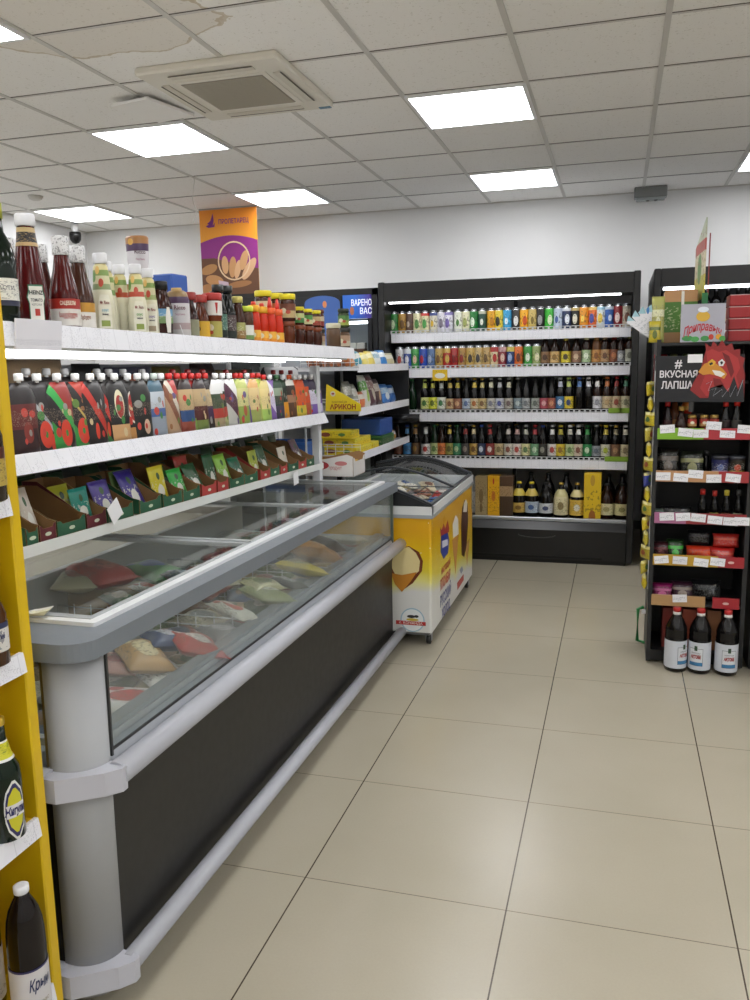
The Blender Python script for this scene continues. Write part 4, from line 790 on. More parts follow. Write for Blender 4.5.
o = sauce(162, .06, 'sauce_jar', 'brown sauce bottle with black cap, blue label and white oval tag', [(0, .022), (.003, .027), (.07, .028), (.095, .02), (.105, .017), (.112, .017)], 18, M('32140e', .15, coat=.3), [('cap', [(.11, .019), (.128, .019), (.13, .017)], BLACK), ('label', [(.03, .0286), (.064, .0286)], art(((0, '6f8a5a'), (.5, '6a9ac0')), [], 'dcdcd0', (.3, .7), 'XZ'))])
put('tag', patch(.0292, .008, .068, 1.15, .28, shape=lambda v: .5+.5*math.sin(PI*min(1, max(.12, v)))), [M('e2dfd6', .4)], o)
o = sauce(178, .05, 'squeeze_bottle', 'short grey-white squeeze bottle with dark purple top band', [(0, .03), (.006, .035), (.09, .034), (.108, .028), (.113, .02)], 20, art(((0, 'c9c6c4'), (.16, 'b4a0a0'), (.3, 'cfccce'), (.72, '4a3050'), (.86, '8a7048')), [], None, uv='XZ'), [('cap', [(.11, .016), (.12, .014)], M('b89a60', .4))], sxx=.7)
text('lettering', 'Ricco', .014, M('5a2a3a', .4), bent(.0356, .07, .7), o, bold=.0004, width=.03); text('lettering', 'барбекю', .008, M('8a3a5a', .4), bent(.0356, .054, .7), o, width=.026)
# upside-down bottle standing high behind on a carton, blue box
yb_ = sx(150, .17)
o = root('stacked_carton', 'plain brown carton hidden behind the cream sauce bottles', 'carton', (P1-.23, yb_+.06, S1(yb_)-.004)); put('box', MB().rbox((-.05, -.06, 0), (.05, .06, .169), .002), [KRAFT], o); put('tape', MB().box((-.051, -.012, .12), (.051, .012, .1698)), [M('b89a6a', .4)], o)
o = root('squeeze_bottle', 'upturned purple-topped squeeze bottle standing high behind the cream bottles', 'bottle', (P1-.22, yb_+.035, S1(yb_)+.166), group='sauces on the top shelf'); o.scale = (1.12, 1.12, 1.2)
put('body', MB().lathe([(.02, .02), (.03, .026), (.06, .031), (.115, .034), (.12, .03)], 20, sy_=.7), [art(((0, 'cfccd0'), (.62, '43284c'), (.8, '9a6a38')), [(.4, .85, .08, 'c8963c', .6)], None, uv='XZ')], o); put('cap', MB().lathe([(0, .019), (.004, .022), (.02, .021)], 18, sy_=.8), [M('b06a48', .4)], o)
text('lettering', 'Ricco', .014, M('4a2a3a', .4), bent(.034, .078, .75), o, bold=.0003, width=.03); text('lettering', 'барбекю', .008, M('8a3a5a', .4), bent(.033, .06, .75), o, width=.024)
yb_ = sx(172, .2)
o = root('blue_box', 'blue carton with orange mark standing behind the grey squeeze bottle', 'box', (P1-.26, yb_+.1, S1(yb_)-.004), (0, 0, -.12)); put('box', MB().rbox((-.045, -.045, 0), (.045, .045, .225), .004), [M('2a55a8', .4)], o); put('emblem', MB().box((.0, -.0465, .14), (.02, -.0455, .18)), [M('d8743a', .4)], o)
# red-capped brown bottles etc.
SMB = [(0, .019), (.003, .024), (.05, .024), (.07, .02), (.085, .013), (.1, .012), (.108, .012)]
for px_, off, kk, gl, lab, lcol, cap, nm in ((190, .05, 1.02, '2a0f0a', '8a8a70', '5a3a2a', '8a2420', 'small brown bottle with dark red cap beside the price slip'), (201, .06, 1.02, '54240f', 'cfa32c', '6a4a1a', '9a2a22', 'small sauce bottle with mustard-yellow label and red cap')):
    sauce(px_, off, 'sauce_bottle', nm, sc_(SMB, kk*1.05), 18, M(gl, .15, coat=.4), [('cap', sc_([(.104, .0195), (.106, .0205), (.124, .0205), (.126, .018)], kk), M(cap, .4)), ('label', sc_([(.006, .0246), (.048, .0248)], kk*1.05), art(((0, lab),), [(.5, .5, .2, lcol)], None, uv='XZ'))])
o = sauce(213, .045, 'sauce_jar', 'wide red-lidded sauce bottle with big white collar label', [(0, .02), (.003, .0265), (.06, .0265), (.07, .0285), (.11, .0285), (.114, .024)], 20, M('6a3018', .2, coat=.3), [('cap', [(.112, .0285), (.116, .03), (.13, .03), (.133, .027)], M('a82a22', .4)), ('neck_label', [(.069, .0292), (.11, .0292)], M('d9d5cf', .4)), ('label', [(.006, .0272), (.052, .0272)], art(((0, 'a8a050'),), [(.5, .6, .25, 'd8d2c4'), (.6, .3, .12, 'b0402c')], None, uv='XZ'))])
put('emblem', patch(.0298, .075, .105, .9, .16, shape=lambda v: .3+.7*v), [M('b8302a', .4)], o)
for px_, off, nm, lb in ((219, .06, 'black soy sauce bottle with green-red label behind red-lidded jar', '3f6a5a'), (228, .07, 'black soy sauce bottle with pale script, taller of the dark pair', '4a3a3a'), (216, .15, 'black-capped bottle rising behind the red-lidded sauce bottle', '2a3a30')):
    sauce(px_, off, 'soy_sauce_bottle', nm, [(0, .022), (.003, .0255), (.085, .0255), (.11, .018), (.13, .014), (.145, .0135)], 18, M('0c0e0c', .1, coat=.5), [('cap', [(.14, .017), (.143, .018), (.16, .018)], M('141614', .4)), ('label', [(.01, .0261), (.075, .0261)], art(((0, '14201a'), (.3, lb)), [(.5, .7, .15, 'a84a3a')], 'b8b8b0', (.3, .9), 'XZ'))])
sauce(238, .06, 'sauce_bottle', 'brown glossy sauce bottle with pale yellow lid left of orange bottles', [(0, .02), (.003, .0245), (.08, .0245), (.11, .017), (.125, .0155)], 18, M('3a1c10', .12, coat=.5), [('cap', [(.123, .018), (.14, .018), (.143, .016)], M('c9bd6a', .4)), ('label', [(.01, .025), (.06, .025)], art(((0, '8a6a3a'), (.5, '9a9a5a')), [], 'd8d0b8', (.2, .8), 'XZ'))])
sauce(246, .05, 'spread_jar', 'green-white labelled jar with lime lid beside the orange bottles', [(0, .021), (.003, .0255), (.09, .0255), (.1, .022)], 18, M('4a2c1a', .15, coat=.4), [('cap', [(.1, .024), (.102, .026), (.116, .026), (.118, .023)], M('bfcf3a', .4)), ('label', [(.008, .0262), (.055, .0262)], art(((0, '6a8a4a'), (.3, 'd9d9d0')), [(.5, .6, .18, 'b0442c')], None, uv='XZ'))])
SQZ = [(0, .019), (.003, .0235), (.075, .0215), (.1, .019), (.108, .017)]
for px_, off, tall, cap, nm in ((254, .045, 0, 'e0a01c', 'orange-red squeeze bottle with amber cap, leftmost'), (262, .05, 0, 'dca01a', 'orange-red squeeze bottle with amber cap, right of its twin'), (270, .045, 1, 'd8561e', 'bright red squeeze bottle with pointed nozzle, left of two'), (277.5, .05, 1, 'd8561e', 'bright red squeeze bottle with pointed nozzle, right of two')):
    pr = [('cap', [(.105, .0195), (.108, .021), (.126, .021), (.128, .018)], M(cap, .35)), ('label', [(.006, .0240), (.042, .0231)], art(((0, 'd8891c'), (.3, 'e0a83a')), [(.5, .55, .3, 'dcd4b8'), (.5, .5, .12, 'b84a2a')], None, uv='XZ'))]
    pr.append(('nozzle', [(.126, .01), (.14, .008), (.165 if tall else .14, .004)], M('c8281a' if tall else 'c83420', .35)))
    sauce(px_, off, 'squeeze_bottle', nm, SQZ, 18, M('c02c12', .2, coat=.3), pr)
JAR = [(0, .024), (.004, .029), (.07, .029), (.08, .025)]
JLIDY = M('dccb1e', .4)
def jar(px_, off, label, body, lid, lc, lc2, z=None, k=1.0, grp='stacked jars on the top shelf'):
    x = P1-off; y = sx(px_, off); zb = S1(y)-.0035 if z is None else S1(y)-.0035+z
    o = root('food_jar', label, 'jar', (x, y, zb), (0, 0, 0), grp)
    put('glass', MB().lathe(sc_(JAR, k), 18), [body], o); put('lid', MB().lathe(sc_([(.078, .0275), (.08, .0295), (.096, .0295), (.098, .027)], k), 18), [lid], o)
    if lc: put('label', MB().lathe(sc_([(.012, .0296), (.062, .0296)], k), 18, caps=False), [art(((0, lc), (.5, lc2)), [(.4, .5, .2, 'd8d0b0', 1), (.7, .4, .14, 'a8402c', 1)], None, uv='XZ')], o)
    return o
br1, br2 = M('3c1a0e', .12, coat=.5), M('5a2a12', .12, coat=.5)
# two-high pairs from left to right: px, upper lid yellow
pr = [(264, .13, 1.12, 'red-brown'), (288, .05, 1.06, 'dark'), (276, .13, 1.12, 'brown'), (299, .05, .96, 'brown'), (307.5, .05, .95, 'amber'), (316, .05, .95, 'dark amber')]
names_lo = ['lower brown jar hidden behind the amber-capped squeeze bottles', 'lower orange-brown jar right of the red nozzle bottles', 'lower brown jar hidden behind the red nozzle bottles', 'ribbed brown jar below the leftmost green-label yellow-lid jar', 'ribbed brown jar below the middle yellow-lid jar', 'ribbed brown jar below the rightmost yellow-lid jar']
names_up = ['upper yellow-lid jar behind the amber-capped squeeze bottles', 'upper jar with yellow lid and cream label right of the red nozzle bottles', 'upper yellow-lid jar behind the red nozzle bottles', 'upper yellow-lid jar with green label, left of three', 'upper yellow-lid jar with cream label, middle of three', 'upper yellow-lid jar with dark-red label, right of three']
for i, (px_, off, k_, nm) in enumerate(pr):
    jar(px_, off, names_lo[i], br2 if i == 1 else br1, JLIDY if i > 5 else M('7a3a1a', .3), None, None, None, k_*.9)
    jar(px_, off, names_up[i], br1, JLIDY, ['7a3a20', 'b8a070', 'c8a050', '3c7a3a', 'c8c090', '8a3a2a'][i], ['c8b890', '6a3a24', 'b8562c', 'b8c080', '4a8a3c', 'b8a070'][i], .098*k_*.9+.0005, k_*(1.02 if i < 3 else .78))
for i, (px_, off, cl, nm, up) in enumerate(((333, .04, 'b0a890', 'clear jar of sausages with pale lid beyond the yellow-lid jars', 1), (344, .035, '5a3a2a', 'dark jar with pale label near the shelf end', 1), (358, .05, '8a4a34', 'short brown jar with cream label at the shelf end', 0))):
    if px_ == 358: px_, off = 343, .16
    jar(px_, off, nm, M('5a4432', .15, coat=.5), M('c9c4a8' if i == 0 else '2a2a26', .4), 'b8ac94' if i else None, 'a88a70', None, 1.0 if i else 1.15)
jar(344, .035, 'green-lidded jar stacked on the dark jar at shelf end', M('2c3a1c', .15, coat=.4), M('1c2a1c', .4), '9aa84a', '4a7a3a', .0985, .9)
jar(343, .16, 'red-brown jar stacked behind at the shelf end', M('4a1a14', .15, coat=.4), M('5a1a18', .4), '8a2c2a', 'c8b8a0', .0985, .9)
tag(put('price_slip', MB().box((-.001, -.014, 0), (.001, .014, .035)), [PAPER], None, (P1-.012, sx(187, 0), S1(2.3)-.002), (0, -.3, .5)), 'small folded white price slip leaning before the red-capped bottles', 'price slip')

# ---- sauce pouches on second shelf
def doy(w, h, t_, seed=0):
    k = ('doy', w, h, t_)
    if k in _tx: return _tx[k]
    m_ = MB(); nu, nv = 9, 10
    def side(s_):
        b = len(m_.v)
        for j in range(nv):
            for i in range(nu):
                u, v = i/(nu-1), j/(nv-1); e = (1-abs(2*u-1)**4)*(1-v)**.55 if v < 1 else 0
                nar = 1-(.45*max(0, v-.8)/.2 if v > .8 else 0)
                m_.v.append(((u-.5)*w*nar, v*h, s_*(t_/2*e+.0008)))
        for j in range(nv-1):
            for i in range(nu-1): q_ = b+j*nu+i; m_.face([q_, q_+1, q_+nu+1, q_+nu], 0, True)
        return b
    a, b = side(1), side(-1)
    edge = [i for i in range(nu)]+[nu*(j+1)-1 for j in range(1, nv)]+[nu*(nv-1)+i for i in range(nu-2, -1, -1)]+[nu*j for j in range(nv-2, 0, -1)]
    for i in range(len(edge)): p, q_ = edge[i], edge[(i+1) % len(edge)]; m_.face([a+p, a+q_, b+q_, b+p], 0)
    _tx[k] = m_.mesh('doypack'); return _tx[k]
STAND = (PI/2, 0, PI/2)
def pouch(px_, off, w, h, bands, blobs, capc, desc, place, grp, lean=0, yaw=0, diag=0):
    rn = random.Random(int(px_*10)); base_dark = sum(lin(bands[-1][1])[:3]) < .3
    pal = ['c9b48a', 'b8382c', '8a8a84', '3c7a3a'] if base_dark else ['8a5a34', '5a7a34', 'b8443a', '5c4a7a']
    blobs = list(blobs)+[(rn.uniform(.25, .75), rn.uniform(.45, .72), rn.uniform(.035, .075), rn.choice(pal), rn.choice((.45, .6, 1.6))) for _ in range(3)]+[(rn.uniform(.2, .8), rn.uniform(.08, .4), rn.uniform(.04, .08), rn.choice(pal), 1) for _ in range(2)]
    x = P2-off; y = at(px_, 420, x=x).y
    o = root('sauce_pouch', '', 'pouch', (x, y, S2(y)-.003), (0, 0, yaw), grp)
    put('bag', doy(w, h, .045), [art(tuple(bands), blobs, '8a7868', (.4, .62), 'XY', .42, (34, 60), diag)], o, (0, 0, 0), STAND)
    sp_ = MB().lathe([(0, .005), (.006, .005)], 10); put('spout', sp_, [M('d8d8d8', .4)], o, (0, 0, h-.001))
    put('cap', MB().lathe([(0, .0105), (.002, .0115), (.016, .0115), (.019, .009)], 14), [M(capc, .4)], o, (0, 0, h+.004))
    return later(o, desc, place, 'pouch', grp)
PP = 'on the shelf under the sauces'
W_, R_ = 'dedede', 'b8201c'
tom = [(.5, .24, .2, 'c83a24', 1), (.5, .24, .05, '3a7a34', 1)]
pl = [(22, 'dark red ketchup pouch at left end', W_, ((0, '2c1010'), (.35, '5a1c18'), (.7, '160c0c')), [(.5, .3, .15, '7a2a20')], 0),
 (40, 'black pouch with silver stripe and tomatoes', W_, ((0, '180f0e'), (.45, '9aa0a4'), (.55, '181112')), tom+[(.75, .1, .14, 'c23a26')], .8), (60, 'black pouch with green stripe and big tomato', W_, ((0, '2f8a3a'), (.1, '14100f'), (.5, '2f9a44'), (.72, '8a2018')), tom, .8), (78, 'dark pouch with thin gold stripe and tomato', W_, ((0, '2f8a3a'), (.12, '171211'), (.5, 'b8a050'), (.56, '181312'), (.8, 'a83828')), tom, .8),
 (93, 'black and red pouch with chili picture', W_, ((0, '1a1210'), (.45, 'b02c20'), (.7, '181110')), [(.45, .22, .13, 'c83a22', 1.8)], 1.0), (104, 'black pouch with red slanted band', W_, ((0, '2a7a34'), (.08, '1a1310'), (.4, 'b8281e'), (.75, '1a1310')), [(.45, .22, .12, 'c03a22', 1.8)], 1.0),
 (117, 'black pouch with shield-shaped red label', W_, ((0, 'c49a6a'), (.28, '171312'), (.9, '171312')), [(.5, .62, .24, 'd8d0b0', 1.3), (.5, .58, .19, '9a2420', 1.3)], 0), (130, 'black pouch with white-edged red label', W_, ((0, 'b8864e'), (.2, '171211')), [(.5, .55, .28, 'dcd8cc', 1.2), (.5, .55, .24, 'a02a24', 1.2)], 0),
 (140, 'black pouch with garlic picture', W_, ((0, '171512'), (.6, '14110f')), [(.6, .2, .13, 'c8a890')], 0), (148, 'golden pouch with red centre', W_, ((0, '9a7226'), (.5, 'b88a2c'), (.85, '3a2a14')), [(.6, .4, .2, 'a02c24', 1.3)], .3), (156, 'silver pouch with blue squares', 'b4c0b8', ((0, '8d96a2'), (.35, '3c5a94'), (.5, 'b4bcc4'), (.8, '3a5a6a')), [], 0), (163, 'black pouch with yellow stripe', W_, ((0, '2a5a2c'), (.2, '171311'), (.55, 'c8a428'), (.65, '171311')), [], 1.0),
 (171, 'cream-brown pouch with red cap', R_, ((0, 'a88a6c'), (.3, '7a4a34'), (.6, 'c8c0b0'), (.85, 'a82a24')), [], 1.0), (179, 'dark pouch with tan parchment label', R_, ((0, '8a3a2c'), (.25, '3a1a16'), (.45, 'b89a6c'), (.8, '2a1614')), [], 0), (186, 'dark pouch with parchment label and blue base', R_, ((0, '8a4434'), (.2, '2a4a7a'), (.42, 'b89c72'), (.82, '241414')), [], 0),
 (193, 'dark pouch with parchment label and green base', R_, ((0, '7a9a44'), (.25, '5a2018'), (.45, 'b8a070'), (.82, '8a1c1a')), [], 0), (200, 'maroon pouch with parchment label', R_, ((0, '6a7a3a'), (.2, '4a1816'), (.48, 'b49c74'), (.82, '241212')), [], 0), (207, 'black pouch with parchment label and violet base', R_, ((0, '2a1c1a'), (.2, '3c2444'), (.46, 'b4a07c'), (.8, '1c1211')), [], 0),
 (217, 'white-shouldered pouch with red fruit', W_, ((0, '9a8a6a'), (.2, 'a8382c'), (.4, '3a4a34'), (.7, 'd8d8d6')), [], 0), (224, 'white-edged dark green pouch', W_, ((0, '9a9a6a'), (.2, 'a84034'), (.42, '2c3a2c'), (.75, 'd8d8d8')), [], 0), (231, 'white and plum pouch', W_, ((0, 'b8b8b0'), (.3, '4a2438'), (.75, 'd8d6d6')), [], .5),
 (237, 'lime pouch with red cap', R_, ((0, '7a9a44'), (.35, 'b8c074'), (.75, 'a4b858')), [(.5, .4, .14, 'b0443a')], 0), (242, 'pale lime pouch with red cap', R_, ((0, '8aa04a'), (.4, 'ccc888'), (.8, 'b8c070')), [(.5, .3, .12, 'a8583c')], 0), (248.5, 'white slanted pouch with violet foot', W_, ((0, '6a4a94'), (.18, 'c8b8a0'), (.5, 'dad6da')), [], 1.2),
 (254, 'peach pouch with red cap', R_, ((0, '9aa45a'), (.3, 'd8c08a'), (.8, 'd4a468')), [], 0), (259.5, 'yellow-green pouch with red cap', R_, ((0, 'a8b85a'), (.4, 'd6d080'), (.8, 'b8c85c')), [], 0), (265, 'pale yellow pouch with red cap', R_, ((0, '9ab85a'), (.3, 'dcc98a'), (.8, 'd4c480')), [], 0), (271, 'tapering white and violet pouch', W_, ((0, '7a5aa0'), (.25, 'c8c0d8'), (.6, 'dedae2'), (.85, '8a68b0')), [], .6),
 (278, 'dark green pouch with pale window', '2c5a34', ((0, '3a3048'), (.35, '22382a'), (.6, '8a9a84'), (.8, '24402c')), [], 0), (284, 'black pouch with amber base', W_, ((0, 'd8941c'), (.42, '1f2a1c'), (.8, '24402a')), [], 0), (290.5, 'orange-necked pouch with brown picture', 'd8541c', ((0, '5a3a24'), (.4, 'a87a5a'), (.6, '2c2018'), (.85, 'dedcd4')), [], 0),
 (295.5, 'orange pouch with yellow patches', W_, ((0, 'd8c03c'), (.3, 'dd6a20'), (.85, 'dd5a1c')), [(.5, .2, .1, '8ab040')], 0), (300.5, 'orange pouch with white cap', W_, ((0, 'd0b83c'), (.3, 'dd5a1c'), (.8, 'd8501c')), [], 0), (306, 'red-orange pouch near shelf end', W_, ((0, 'b85a3a'), (.35, 'd8501c'), (.8, '2c3048')), [], 0), (312, 'white and violet pouch near shelf end', W_, ((0, '7a5aa8'), (.3, 'd2cce0'), (.7, '3c3048')), [], 0), (317.5, 'dark violet pouch at shelf end', '4a3a68', ((0, 'c8c0dc'), (.3, '6a4a94'), (.7, '34284c')), [], 0)]
for i, (px_, d, capc, bands, blobs, diag) in enumerate(pl):
    pouch(px_, .035+.012*(i % 2), .105 if px_ < 170 else .095, .175 if px_ < 260 else .168, bands, blobs, capc, d, PP, 'sauce pouches on the second shelf', yaw=random.uniform(-.18, -.02), diag=diag)
# second row hints
for i, px_ in enumerate((30, 50, 68, 100, 112, 126, 145, 175, 190, 205, 228, 246, 275, 283, 292)):
    cc = 'b0b0b0' if px_ < 150 else '8a1c1a'
    o = pouch(px_, .13, .1, .19, ((0, '1a1412'), (.5, '3a1c16'), (.7, '1a1412')), [], cc, 'dark pouch', 'in the row behind the sauce pouches', 'second-row sauce pouches')
# back stock
for i, (px0, px1, h, c1, c2, nm) in enumerate(((5, 62, .245, '9a8266', '8a7458', 'brown paper sack'), (72, 100, .235, '1c1a1c', 'b89a3c', 'black and yellow carton'), (104, 150, .225, '4a4a5a', '8a4a34', 'crumpled multicoloured snack bag'), (152, 180, .23, '5a5228', '7a6a30', 'olive green bag'), (190, 212, .245, '241614', '3a2420', 'tall dark brown carton'), (214, 252, .22, '6a5638', '9a7a4a', 'bag of nuts'), (258, 300, .235, 'b8b8b8', '1c1c1c', 'white bag with black curves'))):
    x = P2-.27; ya, yb2 = at(px0, 380, x=x).y, at(px1, 380, x=x).y; w = min(yb2-ya, .5); ym = (ya+yb2)/2
    o = put('stock_bag', pillow(w, h, .09, 30+i), [art(((0, c2), (.35, c1), (.85, c1)), [(.5, .7, .2, c2, 1)] if i != 6 else [(.3, .8, .3, c2), (.36, .86, .28, c1), (.75, .8, .25, c2), (.68, .84, .24, c1)], None, uv='XY', rough=.5)], None, (x, ym, S2(ym)+h/2-.006), STAND)
    tag(o, nm+' at the back of the sauce pouch shelf', 'bag', 'back stock on the pouch shelf')

# ---- seasoning trays on the lowest shelf
def tray(w, d, hf, hb, t_=.0025):
    """open display carton: front lip low, side walls sloping up to the back; outside 0, inside 1. front faces +x"""
    m_ = MB()
    def wall(P, n):   # thin slab polygon in 3D with inner face offset
        P = [Vector(p) for p in P]; Q = [p+Vector(n)*t_ for p in P]; b = len(m_.v); N = len(P)
        m_.v += [tuple(p) for p in P]+[tuple(q) for q in Q]
        m_.face(list(range(b, b+N)), 0); m_.face(list(range(b+2*N-1, b+N-1, -1)), 1)
        for i in range(N): j = (i+1) % N; m_.face([b+i, b+j, b+N+j, b+N+i], 1)
    wall([(0, 0, 0), (0, w, 0), (-d, w, 0), (-d, 0, 0)], (0, 0, 1))
    wall([(0, 0, 0), (0, 0, hf*1.25), (0, w*.12, hf*1.25), (0, w*.2, hf), (0, w*.8, hf), (0, w*.88, hf*1.25), (0, w, hf*1.25), (0, w, 0)], (-1, 0, 0))
    wall([(-d, 0, 0), (-d, w, 0), (-d, w, hb), (-d, 0, hb)], (1, 0, 0))
    side = [(0, 0), (0, hf*1.35), (-d*.12, hf*1.5), (-d*.75, hb), (-d, hb), (-d, 0)]
    wall([(u, 0, v) for u, v in side], (0, 1, 0)); wall([(u, w, v) for u, v in side], (0, -1, 0))
    return m_
gc, rc, mc = '24563a', 'a83a34', '5c1a22'
trays = [(24, gc, 'green', [('a8c83c', 'lime')]), (38, mc, 'maroon', [('c8beb0', 'cream-red')]), (56, gc, 'green', []), (86, mc, 'maroon', [('1f8a7a', 'teal'), ('c8c83c', 'yellow-green')]), (108, gc, 'green', [('4a3a8c', 'violet')]), (140, gc, 'green', [('3a2c8a', 'purple'), ('5a7a3c', 'moss')]), (164, gc, 'green', [('d6c82a', 'yellow')]), (184, gc, 'green', [('2aa83c', 'bright green'), ('2c6a34', 'dark green')]), (203, rc, 'red', [('2c5a34', 'forest green'), ('b8453c', 'red')]),
         (219, rc, 'red', [('2a5a38', 'dark green')]), (231, gc, 'green', [('8ac03c', 'apple green')]), (246, gc, 'green', [('1f6a4c', 'deep green')]), (262, rc, 'red', [('a8b43a', 'olive')]), (272, gc, 'green', [('2c5234', 'green and black')]), (282, rc, 'red', []), (290, gc, 'green', [('e0d8c8', 'white and red')]), (300, rc, 'red', []), (308, gc, 'green', [('5a3a4a', 'plum')])]
ys = []
for i, (px_, c, cn, packs) in enumerate(trays): ys.append(at(px_, 520, x=P3-.02).y)
ords = ['first', 'second', 'third', 'fourth', 'fifth', 'sixth', 'seventh', 'eighth', 'ninth', 'tenth', 'eleventh', 'twelfth', 'thirteenth', 'fourteenth', 'fifteenth', 'sixteenth', 'seventeenth', 'eighteenth']
for i, (px_, c, cn, packs) in enumerate(trays):
    y0 = ys[i]; w = min(.125, (ys[i+1]-y0-.006) if i < len(ys)-1 else .1); zt = S3(y0)-.005
    o = root('display_tray', '%s cardboard seasoning tray, %s from the near end of the lowest shelf' % (cn, ords[i]), 'tray', (P3-.018, y0, zt), (0, 0, random.uniform(-.03, .03)), 'seasoning trays on the lowest shelf')
    put('carton', tray(w, .2, .034, .118 if i % 3 else .132).mesh('tray', 2), [M(c, .6), KRAFT if i % 2 else KRAFTD], o)
    put('emblem', MB().prism(ell(w*.5, .018, .012, .005), lambda u, v, d: (d, u, v), .0002, .0008), [M('c8d0b8', .5)], o)
    allp = list(packs)+[('2c4a2c', 'dark back')]
    for k, (pc, pn) in enumerate(allp):
        back = pn == 'dark back'; hh = .145 if back else (.115, .135, .125, .105)[(i+k) % 4]
        off = .17 if back else .04+.05*k; lean = -.2-.12*((i+k) % 3)
        nm = ('dark green seasoning sachet at the back of the %s tray on lowest shelf' % ords[i]) if back else ('%s seasoning sachet in the %s tray on the lowest shelf' % (pn, ords[i]))
        pm = pillow(min(.095, w-.012), hh, .014, 50+(i+k) % 5)
        bl = [] if back else [(.5, .3, .2, 'e0e0d8' if k == 0 else 'a83a34', 1), (.5, .72, .1, '3a5a34', 1)]
        q = root('seasoning_sachet', nm, 'sachet', (P3-.018-off, y0+w/2, zt+.006), (0, lean, 0), 'seasoning sachets in trays')
        put('sachet', pm, [art(((0, pc), (.12, pc), (.9, pc)), bl, 'dcdcd0', (.35, .6), 'XY', .3, (6, 10))], q, (0, 0, hh/2), STAND)
        put('seam', MB().box((-.0012, -min(.095, w-.012)/2, hh-.006), (.0012, min(.095, w-.012)/2, hh)), [M(pc, .3)], q)

# ================================================================== GONDOLA BEHIND
r = root('gondola_shelving', 'white grocery gondola with wire-ended shelves behind the ice cream freezer', 'shelf', (0, 0, 0))
G0, G1, GXF = 4.50, 5.66, -1.40
put('back_panel', MB().box((-1.93, G0, .02), (-1.915, G1, 1.45)), [M('9a9da2', .5)], r)
for y in (G0, 5.06, G1-.03): put('upright', MB().box((-1.915, y, .02), (-1.88, y+.03, 1.45)), [WMET], r)
for z in (1.363, 1.118, .862):
    sh = put('shelf', MB().box((-1.88, G0, z+.005), (GXF-.008, G1, z+.025)), [WMET], r)
    put('price_rail', MB().box((GXF-.008, G0, z-.005), (GXF, G1, z+.04)), [RAILY], sh)
    w = MB()
    for h in (.005, .03, .055, .07): w.tube([(-1.75, G0-.003, z+.02+h), (GXF, G0-.003, z+.02+h)], .0018, 5)
    for i in range(8): x = -1.75+.05*i; w.tube([(x, G0-.003, z+.02), (x, G0-.003, z+.092)], .0018, 5)
    put('wire_end', w, [WMET], sh)
put('end_panel', MB().box((-1.88, G1, 1.0), (GXF, G1+.015, 1.385)), [M('18181a', .5)], r)
put('base', MB().box((-1.88, G0, .02), (-1.52, G1, .3)), [M('8a8d92', .5)], r)
# goods on gondola
def gp(px_, py_, x): return at(px_, py_, x=x)
zA, zB, zC_ = 1.363+.025, 1.118+.025, .862+.025
def standpack(name, label, cat, x, y, z, w, h, t_, c1, c2, rot=(0, 0, 0), group=None, seed=0, acc=None):
    o = root(name, label, cat, (x, y, z), rot, group)
    put('bag', pillow(w, h, t_, 60+seed), [art(((0, c1), (.45, c1), (.5, c2), (.8, c1)), [(.5, .35, .2, acc, 1)] if acc else [], 'e0e0dc', (.5, .8), 'XY', .3, (6, 10))], o, (0, 0, h/2), STAND)
    put('seam', MB().box((-.0012, -w/2, h-.008), (.0012, w/2, h)), [M(c1, .3)], o)
    return o
GA = 'packs on the top gondola shelf'
for i, (y, c1, c2, h, w, nm) in enumerate(((4.58, 'a86a34', 'c88a50', .05, .1, 'orange-brown crispbread pack behind the wire end of the gondola'), (4.75, '3a8a9a', 'e0e0d8', .10, .11, 'teal and white snack pack on the top gondola shelf'), (4.88, 'e0cf6a', 'efe6a8', .09, .12, 'pale yellow snack pack lying askew on the top gondola shelf'), (5.0, 'd8c45a', 'ece4b0', .1, .12, 'yellow pack with white corner on top gondola shelf'), (5.13, 'c8cfd0', '8aa8b8', .1, .11, 'pale blue-grey pack on the top gondola shelf'), (5.27, '2f78b8', 'd8e0e0', .11, .1, 'blue-topped pack further along the top gondola shelf'), (5.42, 'b8b08a', 'd8d4c0', .09, .11, 'cream pack at the far end of top gondola shelf'))):
    standpack('snack_pack', nm, 'pack', GXF-.07, y, zA, w, h, .04, c1, c2, (0, -.35 if i else 0, .3-.12*i), GA, i)
for i in range(6):
    tag(put('crispbread_box', MB().rbox((-.012, -.05, 0), (.012, .05, .06), .002), [art(((0, 'a05a2a'), (.5, 'c8844a')), [], '5a2a14', (.1, .9), 'YZ')], None, (-1.70+.045*i, G0+.07, zA+.006), (0, -.3, 0)), 'orange-brown crispbread box leaning behind the wire end of the gondola, %s' % ORD[i], 'box', 'crispbread boxes')
# wedge-shaped yellow display "АРИКОН"
o = root('wedge_display', 'yellow wedge-shaped card display with red lettering at gondola end', 'display box', (0, 0, 0))
yw = G0-.012
p = lambda a, b: (at(a, b, y=yw).x, at(a, b, y=yw).z)
poly = [p(326, 404), p(327, 384), p(361, 404), p(361, 411)]
poly = [(poly[0][0], zB), (poly[1][0], poly[1][1]), (poly[2][0], poly[2][1]), (poly[2][0], zB)]
put('card', MB().prism(poly, lambda u, v, d: (u, d, v), yw-.012, yw-.006), [M('e0c51e', .45)], o)
put('tray', MB().box((poly[0][0], yw-.006, zB-.002), (poly[2][0], yw, zB+.02)), [M('d8bb1c', .5)], o)
mx = (poly[0][0]+poly[2][0])/2
text('lettering', 'АРИКОН', .05, M('8a2c1e', .4), planar((mx, yw-.012, zB+.022), (1, 0, 0), (0, 0, 1)), o, bold=.0018, width=.155, aspect=.75)
text('lettering', 'продуктовый дом', .02, M('8a5a1e', .4), planar((mx-.02, yw-.012, zB+.052), (1, 0, 0), (0, 0, 1)), o, width=.09)
